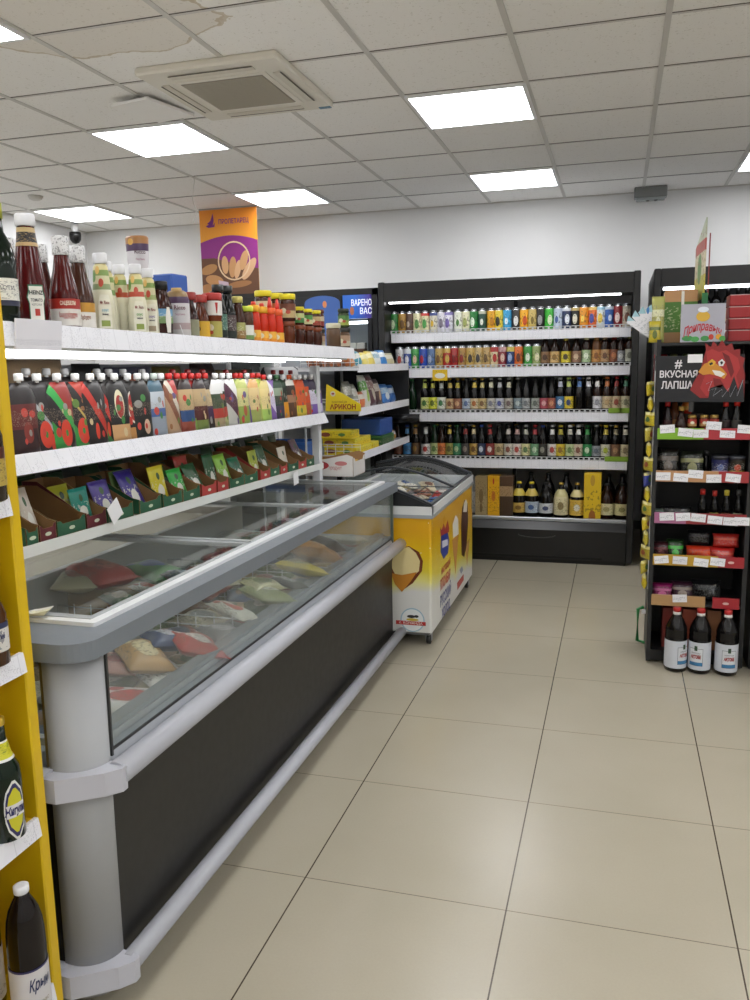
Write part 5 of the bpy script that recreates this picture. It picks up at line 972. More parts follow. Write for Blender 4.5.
put('emblem', MB().prism(ell(poly[0][0]+.048, zB+.098, .015, .015), lambda u, v, d: (u, yw-.0125-d, v), 0, .0008), [M('d8d0c0', .4)], o)
put('emblem', MB().prism(ell(poly[0][0]+.048, zB+.098, .009, .006), lambda u, v, d: (u, yw-.0135-d, v), 0, .0008), [M('a8443a', .4)], o)
GB = 'packs on the middle gondola shelf'
for i, (y, c1, c2, h, w, nm, acc) in enumerate(((4.60, '6a6a60', 'a8a89a', .17, .1, 'grey-brown packet of herbs on the middle gondola shelf', None), (4.68, '8a8c80', 'c4c4b8', .15, .1, 'silver-grey packet beside the herbs on middle gondola shelf', None), (4.8, 'c86a3a', 'd8d0c0', .1, .1, 'orange packet low on the middle gondola shelf', None), (4.92, 'd9d9cf', '5a9a3a', .2, .1, 'white and green biscuit tube on the middle gondola shelf', 'a8c85a'), (5.05, '5c3a40', '8a6a68', .2, .11, 'plum-coloured biscuit pack on the middle gondola shelf', 'c8c0b0'), (5.18, '4a3034', 'c0b4a8', .17, .1, 'dark brown biscuit pack on the middle gondola shelf', 'c8a888'), (5.36, '3a78c0', '9ac0e0', .13, .12, 'bright blue sweet bag on the middle gondola shelf', 'd8e0e8'), (5.52, '3a68a8', 'a8c0d8', .12, .1, 'darker blue bag at far end of middle gondola shelf', None))):
    standpack('snack_pack', nm, 'pack', GXF-.08, y, zB, w, h, .045, c1, c2, (0, -.25, -.1), GB, i, acc)
GCx = 'yellow biscuit boxes on the lower gondola shelf'
k = 0
for lv in range(3):
    for j in range(3-lv):
        y = G0+.07+j*.155+(.02 if lv % 2 else 0)
        o = root('biscuit_box', 'yellow biscuit box, %s layer, %s along the lower gondola shelf' % (['bottom', 'middle', 'top'][lv], ['nearest', 'second', 'third'][j]), 'box', (GXF-.12-.015*lv, y, zC_+.048*lv+.0005), (0, 0, random.uniform(-.08, .08)), GCx)
        put('box', MB().rbox((-.1, -.07, 0), (.1, .07, .046), .002), [art(((0, 'd8c020'), (.55, 'd4c43a')), [(.3, .5, .22, '8a5a3a', 1.2), (.75, .45, .2, 'b0b040', 1)], '6a5020', (.2, .9), 'XZ', .4, (12, 6))], o)
        put('flap', MB().box((-.098, -.0715, .002), (.098, -.07, .044)), [art(((0, 'd6bf24'),), [(.2, .5, .3, '7a3a2a', 2), (.7, .5, .22, '4a7a3a', 2)], '7a4a1c', (.15, .85), 'XZ', .4, (12, 6))], o)
        k += 1
tag(put('green_carton', MB().rbox((-.11, -.14, 0), (.11, .14, .07), .003), [art(((0, '24502c'), (.8, '3a6a3a')), [], 'b8b08a', (.2, .7), 'YZ')], None, (GXF-.12, 5.14, zC_)), 'dark green open carton beyond the yellow biscuit boxes', 'carton')
tag(put('blue_crate', MB().rbox((-.13, -.14, 0), (.13, .14, .1), .004), [M('2a4f96', .4)], None, (GXF-.15, 5.14, zC_+.0715)), 'blue box stacked on the green carton of the gondola', 'box')
for i, (y, c, nm) in enumerate(((5.36, '3c3a8a', 'violet-blue pack at far end of the lower gondola shelf'), (5.48, 'b0803a', 'tan pack at far end of the lower gondola shelf'))):
    standpack('snack_pack', nm, 'pack', GXF-.07, y, zC_, .1, .07, .05, c, 'd8d0d8', (0, -.3, 0), 'packs on the lower gondola shelf', i)
# black rolled bottle lying at rail end
o = root('rolled_wrap', 'roll of dark film lying at the far end of the gondola middle shelf', 'roll', (GXF-.05, 5.30, 1.066), (0, PI/2, .1))
o.location = (GXF+.0, 5.55, 1.03)
put('roll', MB().lathe([(-.16, .03), (.1, .03)], 18), [M('141416', .2)], o); put('core', MB().lathe([(.1, .022), (.103, .022)], 18), [M('c8c8c8', .3, .6)], o)
put('holder', MB().box((-.2, -.01, -.16), (.03, .01, -.15)), [DARK], o)
# blue crates by the shelving end
for i, (x, z, h, nm) in enumerate(((-1.70, .9, .1, 'lower blue plastic crate behind the shelving end upright'), (-1.70, 1.09, .1, 'upper blue plastic crate behind the shelving end upright'))):
    o = root('blue_crate', nm, 'crate', (x, 4.2, z), group='blue crates behind the shelving end')
    put('body', MB().box((-.12, -.1, 0), (.12, .1, .005)).box((-.12, -.1, 0), (-.115, .1, h)).box((.115, -.1, 0), (.12, .1, h)).box((-.12, -.1, 0), (.12, -.095, h)).box((-.12, .095, 0), (.12, .1, h)), [M('24559c', .4)], o)
    put('rim', MB().box((-.125, -.105, h-.012), (.125, -.1, h)).box((.12, -.1, h-.012), (.125, .1, h)), [M('2c62b0', .4)], o)
r = root('wire_stand', 'narrow grey wire stand between freezer shelving and gondola', 'stand', (-1.70, 4.2, 0))
for z in (.885, 1.075): put('shelf', MB().box((-.13, -.11, z), (.13, .11, z+.014)), [GREY], r)
for a in (-.125, .125):
    for b in (-.105, .105): put('leg', MB().tube([(a, b, 0), (a, b, 1.30)], .006, 8), [GREY], r)
# red-white carton at the freezer end with strap
rx, ry_ = -1.40, 3.99
o = root('open_carton', 'white carton with red corner print standing beyond the freezer lid', 'carton', (rx, ry_+.03, .845), (0, 0, 0))
put('box', tray(.2, .26, .075, .08).mesh('tray2', 2), [art(((0, 'dcd8d2'),), [(.28, .5, .2, 'a83238', .9), (.75, .6, .1, 'c47a78', .8)], None, uv='XZ'), KRAFT], o, (.14, -.1, 0))
text('lettering', 'продукт', .026, M('b8453f', .5), planar((.045, -.1005, .045), (1, 0, 0), (0, 0, 1)), o, width=.07, shear=.3)
put('filling', MB().rbox((-.1, -.06, .01), (.12, .08, .07), .01), [M('c8a43a', .6)], o)

# ================================================================== ICE CREAM FREEZER
r = root('ice_cream_freezer', 'yellow and white ice cream chest freezer with curved glass lid on castors', 'freezer', (0, 0, 0))
IX0, IX1, IY0, IY1 = -1.47, -.855, 3.875, 5.08
t = NT('ice_print', .3); tc = t.n('ShaderNodeTexCoord'); s = t.n('ShaderNodeSeparateXYZ'); t.l(tc.outputs['Object'], s.inputs[0])
n = t.n('ShaderNodeTexNoise'); n.inputs['Scale'].default_value = 5; t.l(tc.outputs['Object'], n.inputs['Vector'])
v = t.math('ADD', s.outputs[2], t.math('ADD', t.math('MULTIPLY', t.math('SUBTRACT', n.outputs['Fac'], .5), .1), t.math('MULTIPLY', t.math('SUBTRACT', s.outputs[1], 3.875), .12)))
v = t.math('SUBTRACT', v, t.math('MULTIPLY', t.math('ADD', s.outputs[0], .855), .1))
q = t.n('ShaderNodeValToRGB'); el = q.color_ramp.elements; el[0].position = .27; el[0].color = lin('dcdcd8'); el[1].position = .37; el[1].color = lin('e6d23e')
e = el.new(.47); e.color = lin('e6c01e'); e = el.new(.6); e.color = lin('dca412'); e = el.new(.32); e.color = lin('e8e28a')
t.l(v, q.inputs[0])
vo = t.n('ShaderNodeTexVoronoi'); vo.inputs['Scale'].default_value = 48; t.l(tc.outputs['Object'], vo.inputs['Vector'])
n3 = t.n('ShaderNodeTexNoise'); n3.inputs['Scale'].default_value = 9; t.l(tc.outputs['Object'], n3.inputs['Vector'])
spk = t.math('MULTIPLY', t.math('LESS_THAN', vo.outputs['Distance'], .16), t.math('GREATER_THAN', n3.outputs['Fac'], .56))
t.l(t.mix(t.math('MULTIPLY', spk, .8), q.outputs[0], lin('f0ead0')), t.b.inputs['Base Color'])
rr_ = lambda x0, x1, y0, y1: [(x0+.012, y0), (x1-.012, y0), (x1-.0035, y0+.0035), (x1, y0+.012), (x1, y1-.012), (x1-.012, y1), (x0+.012, y1), (x0, y1-.012), (x0, y0+.012)]
put('body', ringw(rr_(IX0, IX1, IY0, IY1), rr_(IX0+.03, IX1-.03, IY0+.03, IY1-.03), .075, .665), [t.m], r)
put('base_frame', MB().box((IX0+.02, IY0+.02, .055), (IX1-.02, IY1-.02, .078)), [M('6a6c6e', .4)], r)
# white collar and curved lid
def arch(x):  # height of the lid rim across x
    u = (x-IX1)/(IX0-IX1); return .715+.105*math.sin(PI*.5*min(1, u*1.6))-.045*max(0, u-.62)/.38
xs = [IX1+(IX0-IX1)*i/14 for i in range(15)]
def endwall(y0, y1):
    P = [(IX1+.004, .665)]+[(IX1+.004, .715)]+[(x, arch(x)) for x in xs[1:]]+[(IX0-.004, arch(IX0)), (IX0-.004, .665)]
    return P
fm = MB()
P = [(IX1+.006, .655), (IX1+.006, .712), (IX0-.004, .712), (IX0-.004, .655)]
for a, b in ((IY0-.004, IY0+.03), (IY1-.03, IY1+.004)): fm.prism(P, lambda u, v, d: (u, d, v), a, b)
P = [(x, arch(x)) for x in xs]+[(IX0, .7125)]; ew = MB()
for a, b in ((IY0+.006, IY0+.026), (IY1-.026, IY1-.006)): ew.prism([(IX1-.004, .7125)]+P, lambda u, v, d: (u, d, v), a, b)
put('lid_end_panel', ew, [M('202225', .3)], r)
fm.box((IX1-.03, IY0, .66), (IX1+.006, IY1, .712)); fm.box((IX0-.004, IY0, .66), (IX0+.03, IY1, .712))
put('collar', fm, [M('d8dadb', .35)], r)
put('collar_strip', MB().box((IX1-.0, IY0-.006, .655), (IX1+.009, IY1+.004, .672)).box((IX0, IY0-.007, .655), (IX1+.009, IY0-.003, .672)), [M('9da2a6', .4)], r)
gl = MB(); b = 0
for y in (IY0+.03, IY1-.03):
    for x in xs: gl.v.append((x, y, arch(x)-.006))
for i in range(14): gl.face([i, i+1, 15+i+1, 15+i], 0, True)
put('lid_glass', gl, [GLASS_LID], r)
bf = MB()
for yy_ in (IY0+.012, IY1-.032, (IY0+IY1)/2-.01):
    for i in range(14): bf.prism([(xs[i], arch(xs[i])+.001), (xs[i+1], arch(xs[i+1])+.001), (xs[i+1], arch(xs[i+1])+.012), (xs[i], arch(xs[i])+.012)], lambda u, v, d: (u, d, v), yy_, yy_+.02)
bf.box((IX1-.02, IY0+.012, .712), (IX1+.0, IY1-.012, .722))
put('lid_frame', bf, [M('3a3e44', .35)], r)
li = MB(); li.box((IX0+.034, IY0+.034, .42), (IX1-.034, IY1-.034, .425)); li.box((IX0+.031, IY0+.031, .42), (IX0+.034, IY1-.031, .70)); li.box((IX1-.034, IY0+.031, .42), (IX1-.031, IY1-.031, .70)); li.box((IX0+.034, IY0+.031, .42), (IX1-.034, IY0+.034, .70)); li.box((IX0+.034, IY1-.034, .42), (IX1-.034, IY1-.031, .70))
put('inner_liner', li, [M('c9cdd0', .4)], r)
bk = MB()
for k in range(4):
    y = IY0+.25+k*.23
    for h in (.0, .05, .1, .15): bk.tube([(IX0+.03, y, .52+h), (IX1-.03, y, .52+h)], .003, 5)
for x in (IX0+.2, IX0+.38):
    for h in (.05, .1, .15): bk.tube([(x, IY0+.04, .52+h), (x, IY1-.04, .52+h)], .003, 5)
put('basket', bk, [M('2a2c2e', .4)], r)
put('socket_strip', MB().box((IX1+.0, IY1-.03, .5), (IX1+.003, IY1-.012, .66)), [M('8a8c86', .5)], r)
for x in (IX0+.06, IX1-.028):
    for y in (IY0+.06, IY1-.06):
        w = put('castor', MB().lathe([(-.011, .02), (-.009, .0255), (.009, .0255), (.011, .02)], 18, mat=Matrix.Translation((x, y, .0257)) @ Matrix.Rotation(PI/2, 4, 'Y')), [M('18181a', .5)], r)
        put('fork', MB().box((x-.016, y-.012, .02), (x-.013, y+.012, .056)).box((x+.013, y-.012, .02), (x+.016, y+.012, .056)).box((x-.016, y-.014, .05), (x+.016, y+.014, .057)), [ALU], w)
# graphics on the aisle side (+x face)
SX = IX1+.0012
def side(pt): return at(pt[0], pt[1], x=IX1)
def sidepoly(pts, m, name, lev=1):
    Q = [side(p_) for p_ in pts]; return put(name, MB().prism([(q.y, q.z) for q in Q], lambda u, v, d: (IX1+d, u, v), .0004*lev, .0004*lev+.0004), [m], r)
def ysc(y0, z0): return lambda x, y: Vector((SX+.0006, y0+x, z0+y))
p1 = side((444, 615)); 
for s_, pxy, col, size, w in (('НАСТОЯЩИЙ', (445, 567.5), 'c04a3c', .042, .24), ('ПЛОМБИР', (444.5, 581), 'c0402f', .075, .27), ('РУССКИЙ', (444.8, 596.5), '34408c', .08, .29), ('ХОЛОД', (445, 610), '3a4690', .068, .22)):
    c = side(pxy); text('lettering', s_, size, M(col, .4), ysc(c.y+.02, c.z), r, bold=.002, width=w)
# crest
sidepoly([(441, 530), (447, 528), (449, 540), (448, 553), (443.5, 559), (440.5, 552)], M('2c3c94', .4), 'crest')
sidepoly([(440, 527), (441.5, 531), (443.5, 523), (445, 529), (447.5, 520), (449, 528), (448.6, 532), (440.6, 536)], M('a83430', .4), 'crest_crown', 2)
sidepoly([(442.5, 519), (444.5, 515), (445.5, 520), (443.5, 524)], M('d8a020', .4), 'crest_tip', 2)
sidepoly([(442, 541), (447.5, 539), (447.6, 545), (442.2, 548)], M('dcdce4', .4), 'crest_band', 3)
# cones and bar
sidepoly([(452, 540), (458.5, 534), (455.5, 574)], M('c98f46', .5), 'cone_picture')
sidepoly([(453, 538), (452.5, 524), (455.5, 515), (458, 519), (458.5, 534)], M('e6e2d8', .5), 'ice_cream_picture', 2)
sidepoly([(465, 545), (469.5, 538), (467, 566)], M('c99a56', .5), 'cone_picture')
sidepoly([(461, 525), (462, 508), (464.5, 500), (467.5, 503), (468, 520), (466.5, 545), (464, 557), (461.5, 555)], M('4a2012', .35), 'chocolate_bar_picture', 2)
sidepoly([(463, 512), (463.7, 503), (465.8, 499), (467.2, 503), (466.5, 512)], M('e4dccb', .45), 'cream_bite_picture', 3)
sidepoly([(457, 583), (463.5, 574), (463.6, 580), (457.4, 590)], M('b84a40', .5), 'small_seal_picture')
sidepoly([(459.5, 570), (462, 566), (463, 570), (461, 574)], M('9aa4b4', .5), 'small_seal_picture')
# near face graphics
def fpt(a, b): q = at(a, b, y=IY0); return (q.x, q.z)
def facepoly(P, m, name, lev=1): return put(name, MB().prism(P, lambda u, v, d: (u, IY0-d, v), .0004*lev, .0004*lev+.0004), [m], r)
facepoly([fpt(390, 556), fpt(399, 548), fpt(409, 546), fpt(419, 552), fpt(423, 561), fpt(422, 571), fpt(413, 583), fpt(403, 590), fpt(394, 580), fpt(388, 566)], M('6e3216', .4), 'chocolate_cone_picture')
facepoly([fpt(394, 553), fpt(401, 548), fpt(409, 547), fpt(416, 553), fpt(420, 561), fpt(419, 571), fpt(411, 578), fpt(396, 576), fpt(391, 566)], M('e6d49a', .45), 'cream_picture', 2)
facepoly([fpt(391, 573), fpt(402, 575), fpt(417, 572), fpt(411, 581), fpt(402, 592), fpt(395, 584)], M('c9862c', .5), 'waffle_picture', 3)
c = fpt(412.5, 620)
facepoly(ell(c[0], c[1], .062, .062), M('9cbccc', .4), 'seal'); facepoly(ell(c[0], c[1], .056, .056), M('e4e8e8', .4), 'seal', 2)
facepoly(ell(c[0]-.006, c[1]+.018, .022, .008), M('2a2c30', .4), 'cow_picture', 3); facepoly(ell(c[0]+.02, c[1]+.02, .012, .007), M('2a2c30', .4), 'cow_picture', 3)
facepoly(ell(c[0], c[1]+.002, .032, .007), M('c9b03a', .4), 'meadow_picture', 3)
facepoly([(c[0]-.085, c[1]-.026), (c[0]+.068, c[1]-.026), (c[0]+.068, c[1]-.006), (c[0]-.085, c[1]-.006)], M('b42e2a', .4), 'ribbon', 4)
text('lettering', 'с. КОМАНДА', .018, M('f0ece6', .4), lambda x, y: Vector((c[0]-.008+x, IY0-.0024, c[1]-.016+y)), r, width=.12)
# ice creams
cols = [('dcd8d0', 'b84a40'), ('3a6ab0', 'e0e0dc'), ('8a4a2c', 'd8c8a0'), ('e0d8c8', '3a5a9a'), ('5a8a4a', 'dcdcc8'), ('c84038', 'e8e0d8'), ('d8c8a8', '7a4a30'), ('4a3428', 'c8b088')]
nm2 = ['white-red', 'blue', 'brown', 'cream-blue', 'green', 'red', 'beige', 'chocolate']
for k in range(28):
    i, j = k % 4, k//4; x = IX0+.1+i*.135; y = IY0+.13+j*.15
    lying('ice_cream_pack', '%s ice cream pack, row %s from the front of the freezer, %s from aisle' % (nm2[k*3 % 8], ['one', 'two', 'three', 'four', 'five', 'six', 'seven'][j], ['fourth', 'third', 'second', 'first'][i]), 'ice cream', x, y, .625+.03*(k % 3)/2+.02*(1-abs(i-1)), .10, .145, .045, art(((0, cols[k*3 % 8][0]),), [(.5, .5, .25, cols[k*3 % 8][1], 1)], '4a4a50', (.2, .8), 'XY', .3, (5, 8)), random.uniform(-.5, .5)+(PI/2 if k % 2 else 0), random.uniform(-.2, .2), random.uniform(-.2, .2), 'ice creams under the curved lid', 90+k % 5)

# ================================================================== SEASONING RACK ON THE RIGHT
r = root('seasoning_rack', 'narrow black floor rack of seasonings and sauces at right', 'rack', (0, 0, 0))
KX0, KX1, KY0, KY1 = .160, .575, 3.90, 4.22
put('side_panel', MB().box((KX0, KY0, .01), (KX0+.018, KY1, 1.485)), [M('1c1d1f', .45)], r)
put('side_panel', MB().box((KX1-.018, KY0, .01), (KX1, KY1, 1.485)), [M('1c1d1f', .45)], r)
put('back_panel', MB().box((KX0+.018, KY1-.012, .05), (KX1-.018, KY1, 1.485)), [M('161718', .5)], r)
RZ = [1.052, .862, .672, .478, .288]
for z in RZ+[1.462]: put('shelf', MB().box((KX0+.018, KY0+.006, z-.004), (KX1-.018, KY1-.012, z+.008)), [M('222324', .45)], r)
put('base', MB().box((KX0+.018, KY0+.02, .01), (KX1-.018, KY1-.012, .06)), [M('161718', .5)], r)
strip = [(RZ[0], [('7fae2e', 0, .5), ('a83038', .5, 1)]), (RZ[1], [('b88a60', 0, .68), ('9c2c30', .68, 1)]), (RZ[2], [('a8688c', 0, .35), ('8c2a30', .35, 1)]), (RZ[3], [('b8922c', 0, .72), ('9a242c', .72, 1)]), (RZ[4], [('b08a5c', 0, .6), ('a0242c', .68, .97)])]
wk = KX1-KX0-.03
for i, (z, segs) in enumerate(strip):
    for j, (c, a, b) in enumerate(segs):
        put('carton_edge', MB().box((KX0+.015+wk*a, KY0-.006, z-.004), (KX0+.015+wk*b, KY0+.005, z+.045)), [art(((0, c),), [(.5, .5, .12, 'd8b8b0', 1)] if c.startswith('a0') or c.startswith('9') else [], None, uv='XZ')], r)
tagpos = [[(.11, .02), (.30, .005), (.47, .0), (.60, .035), (.75, .0), (.93, .02)], [(.08, -.002), (.27, -.006), (.43, .01), (.63, -.008), (.83, -.004)], [(.14, .005), (.32, .006), (.48, .004), (.66, -.004), (.83, -.008), (.95, -.006)], [(.1, 0), (.3, .0), (.53, -.006), (.71, .0)], [(.32, .012)]]
for i, L in enumerate(tagpos):
    for j, (u, dz) in enumerate(L):
        o = put('price_card', MB().box((-.031, -.0008, 0), (.031, .0008, .036)), [art(((0, 'e4e4e8'),), [], '8a8c98', (.2, .8), 'XZ', .5, (8, 6))], None, (KX0+.015+wk*u, KY0-.008-.0012*(j % 2), RZ[i]+.004+dz), (random.uniform(-.1, .05), random.uniform(-.12, .12), 0))
        tag(o, 'white price card on the %s shelf edge of the seasoning rack, %s' % (['top', 'second', 'third', 'fourth', 'lowest'][i], ORD[j] if len(L) > 1 else 'only one'), 'price card', 'price cards on the seasoning rack')
def kx(px_, py_, y=KY0+.06): return at(px_, py_, y=y).x
# top shelf of rack
RK = 'seasoning rack goods'
def rb(px_, py_, z, dy, name, label, prof, body, cap, lab, cat='bottle', ch=.014, lz=(.02, .07)):
    o = root(name, label, cat, (kx(px_, py_, KY0+dy), KY0+dy, z+.0085), group=RK)
    put('body', MB().lathe(prof, 18), [body], o); tz, tr = prof[-1]
    put('cap', MB().lathe([(tz-.004, tr+.0012), (tz+ch, tr+.0012), (tz+ch+.002, tr*.8)], 16), [cap], o)
    if lab: put('label', MB().lathe([(lz[0]+(lz[1]-lz[0])*k_/4, rad(prof, lz[0]+(lz[1]-lz[0])*k_/4)+.0007) for k_ in range(5)], 18, caps=False), [lab], o)
    return o
SB = [(0, .017), (.003, .022), (.075, .022), (.1, .016), (.12, .0115), (.135, .011)]
rb(667, 425, RZ[0], .05, 'sauce_bottle', 'dark sauce bottle with red cap and yellow spot, left on rack', SB, M('1c0c0a', .12, coat=.4), M('b82424', .4), M('33121a', .4), ch=.02)
rb(674, 420, RZ[0], .1, 'sauce_bottle', 'amber bottle with pale gold cap behind on the rack top shelf', sc_(SB, 1.15), M('5a3018', .15, coat=.4), M('c4b878', .35), M('a8743c', .4))
rb(681, 425, RZ[0], .05, 'sauce_bottle', 'brown round bottle with white label and amber cap on the rack', [(0, .022), (.003, .026), (.05, .027), (.08, .018), (.095, .012), (.115, .0115)], M('2c1610', .12, coat=.4), M('a8843c', .4), M('c4beb4', .4), lz=(.01, .035))
for i, (px_, nm) in enumerate(((692, 'small gold-lidded jar with Asian-style label, left of three'), (704, 'small gold-lidded jar with Asian-style label, middle of three'), (714, 'small dark gold-lidded jar, right of three'))):
    rb(px_, 425, RZ[0]+.035, .05, 'condiment_jar', nm, [(0, .016), (.003, .019), (.042, .019), (.048, .017)], M('6a3420', .2), M('b89a50', .3, .5), art(((0, 'b89058'), (.4, 'a8382c')), [(.5, .5, .22, 'e0d8c0', 1)], None, uv='XZ'), 'jar', .008, (.008, .038))
for i, px_ in enumerate((693, 704, 714)):
    rb(px_, 430, RZ[0], .05, 'condiment_jar', 'dark jar under the %s gold-lidded jar on the rack' % ['left', 'middle', 'right'][i], [(0, .016), (.003, .019), (.022, .019), (.025, .017)], M('1c1412', .2), M('2a1c18', .4), None, 'jar', .007)
rb(725, 425, RZ[0], .05, 'soy_sauce_bottle', 'black bottle with red cap, left of the two on the rack', sc_(SB, .98), M('0e0d0d', .12, coat=.4), M('c8281e', .4), M('241a1c', .4), ch=.018)
rb(736, 425, RZ[0], .05, 'soy_sauce_bottle', 'black bottle with wide red cap, right of the two on rack', sc_(SB, 1.0), M('0e0d0d', .12, coat=.4), M('c8281e', .4), M('2c2a26', .4), ch=.022)
tag(put('red_flower_tin', MB().lathe([(0, .02), (.03, .024), (.05, .018)], 14), [art(((0, 'c83a24'), (.5, 'dc7a2a')), [(.5, .5, .2, 'd8a03c')], None, uv='XZ')], None, (kx(687, 400, KY0+.12), KY0+.12, RZ[0]+.009+.094)), 'orange-red sauce tub standing high before the noodle sign', 'tub')
tag(put('stock_carton', MB().rbox((-.04, -.035, 0), (.04, .035, .093), .002), [M('2a1c1a', .6)], None, (kx(694, 420, KY0+.13), KY0+.13, RZ[0]+.009)), 'dark carton behind the jars on rack top shelf', 'carton')
for i, (px_, c, cp_) in enumerate(((658, '5c2a28', 'b82a2a'), (664, '6a3030', 'a82424'), (674, '5a4a30', '8a8a5a'), (686, '2c3a24', '5a6a3a'), (698, '1f5a34', '1f6a3a'))):
    x_ = kx(px_, 350, KY0+.2)
    rb(px_, 350, 1.29, .2, 'spice_jar', '%s-capped spice jar on the recessed rack shelf behind the noodle sign' % ['crimson', 'red', 'khaki', 'olive', 'green'][i], [(0, .015), (.003, .018), (.1, .018), (.11, .015)], M(c, .2), M(cp_, .4), None, 'jar', .012)
put('shelf', MB().box((KX0+.018, KY0+.14, 1.286), (KX1-.018, KY1-.012, 1.298)), [M('222324', .45)], r)
# noodle sign (flat card with cut-out rooster)
r2 = root('noodle_sign', 'black card sign with white lettering and red rooster head cut-out', 'sign', (0, 0, 0))
SY = KY0-.02
def sp2(a, b, lev=0): q = at(a, b, y=SY); return (q.x, q.z)
def spoly(pts, m, name, lev): return put(name, MB().prism([sp2(a, b) for a, b in pts], lambda u, v, d: (u, SY-d, v), .0008*lev, .0008*lev+(.003 if lev < 0 else .0008)), [m], r2)
spoly([(656, 356), (704, 356), (745, 354), (744, 402), (656, 402)], M('16171c', .5), 'card', -3)
# rooster: comb, head, beak, neck feathers
spoly([(700, 398), (690, 390), (694, 381), (700, 372), (703, 360), (706, 350), (705, 343), (711, 347), (713, 341), (718, 346), (722, 340), (726, 346), (732, 343), (734, 350), (740, 349), (740, 356), (745, 358), (743, 366), (745, 374), (744, 398)], M('8c2222', .5), 'rooster_head', 1)
spoly([(706, 352), (712, 349), (719, 352), (726, 350), (732, 354), (738, 358), (740, 368), (736, 376), (739, 386), (730, 396), (706, 396), (700, 388), (704, 378), (708, 366)], M('a83030', .5), 'rooster_face', 2)
spoly([(698, 372), (704, 364), (712, 361), (718, 365), (723, 369), (727, 374), (724, 379), (718, 376), (710, 374), (703, 375)], M('c8882c', .5), 'rooster_beak', 3)
spoly([(712, 370), (720, 371), (725, 374), (721, 377), (715, 375)], M('e0dcd4', .5), 'rooster_teeth', 4)
spoly([(708, 362), (712, 359), (716, 362), (713, 366), (709, 366)], M('d8a832', .5), 'rooster_brow', 4)
spoly([(718, 362), (722, 359), (725, 362), (723, 366), (719, 366)], M('dcdcdc', .5), 'rooster_eye', 4); spoly([(720, 362), (722, 361), (723, 363), (721, 365)], M('1c1c1c', .5), 'rooster_pupil', 5)
spoly([(709, 363.5), (712, 362), (713, 364), (710, 365.5)], M('1c1c1c', .5), 'rooster_pupil', 5)
spoly([(713, 378), (720, 379), (724, 385), (720, 388), (714, 386)], M('7a1a1c', .5), 'rooster_wattle', 3)
spoly([(722, 352), (729, 356), (732, 364), (734, 372), (731, 378), (728, 370), (725, 360)], M('6e181a', .5), 'rooster_feather', 3)
spoly([(710, 388), (722, 384), (728, 392), (734, 376), (738, 390), (743, 378), (744, 399), (708, 399)], M('1c1c20', .5), 'rooster_collar', 3)
zg = [sp2(a, b) for a, b in ((706, 384), (712, 381), (708, 391), (716, 388), (713, 396), (722, 389), (722, 397), (729, 388), (730, 397), (736, 385), (737, 396), (743, 380))]
put('feather_outline', MB().tube([(u, SY-.0035, v) for u, v in zg], .0009, 5), [M('b8bcc4', .5)], r2)
for s_, (a, b), sz, w in (('#', (678.5, 364), .052, .03), ('ВКУСНАЯ', (678.5, 374.5), .04, .155), ('ЛАПША', (677, 385.5), .044, .13)):
    u, v = sp2(a, b); text('lettering', s_, sz, M('dcd8dc', .5), lambda x, y, u=u, v=v: Vector((u+x, SY-.0012, v+y)), r2, bold=.0009, width=w)
put('stick', MB().box((.3, SY+.0026, 1.17), (.32, SY+.006, 1.4)), [M('2a2a2a', .5)], r2)
tag(put('price_card', MB().box((-.03, -.0008, -.018), (.03, .0008, .018)), [PAPER], None, (*[sp2(695, 358.5)[0], SY-.006], sp2(695, 358.5)[1])), 'white price card stuck on the top of the noodle sign', 'price card')
# second shelf
def lump(px_, py_, z, dy, w, h, t_, c1, c2, label, rz=0, cat='pack', seed=0, bl=True):
    h *= 1.35
    o = root('seasoning_pack', label, cat, (kx(px_, py_, KY0+dy), KY0+dy, z+.0085), (0, 0, rz), RK)
    put('bag', pillow(w, h, t_, 70+seed), [art(((0, c1), (.4, c1), (.55, c2), (.7, c1)), [(.5, .35, .2, c2, 1)] if bl else [], '6c6c66', (.2, .8), 'XY', .25, (20, 26))], o, (0, 0, h/2), (PI/2-.15, 0, 0))
    put('seam', MB().box((-w/2, -.001, h-.006), (w/2, .001, h), mat=Matrix.Rotation(0, 4, 'X')), [M(c1, .3)], o, (0, .02, -.002)); return o
lump(668, 462, RZ[1], .06, .095, .1, .05, '1c1a18', '5a5048', 'dark glossy noodle bag left on the second rack shelf', 0, seed=1)
lump(692, 462, RZ[1], .06, .1, .09, .05, '20241c', '8a8a60', 'dark bag with pale triangle on the second rack shelf', 0, seed=2)
for px_, c1, c2, nm, cat in ((720, '24285a', 'b89ab8', 'dark blue tub with pink-white label on second rack shelf', 'tub'), (737, '2a2418', 'b89a2c', 'dark tub with yellow-red label on second rack shelf', 'tub')):
    rb(px_, 462, RZ[1], .055, 'food_tub', nm, [(0, .029), (.003, .031), (.085, .035), (.092, .036)], M('1c1c24', .3), M('2c2e34', .3), art(((0, c2), (.35, c1)), [(.5, .55, .2, 'b84a34' if px_ > 730 else '5a6a9a', 1)], 'c8c8c0', (.3, .8), 'XZ'), cat, .008, (.012, .084))
rb(706, 462, RZ[1], .1, 'sauce_bottle', 'thin dark bottle between bag and blue tub on second rack shelf', [(0, .014), (.003, .016), (.07, .016), (.09, .01), (.1, .01)], M('121012', .12), M('1c1c1c', .3), None)
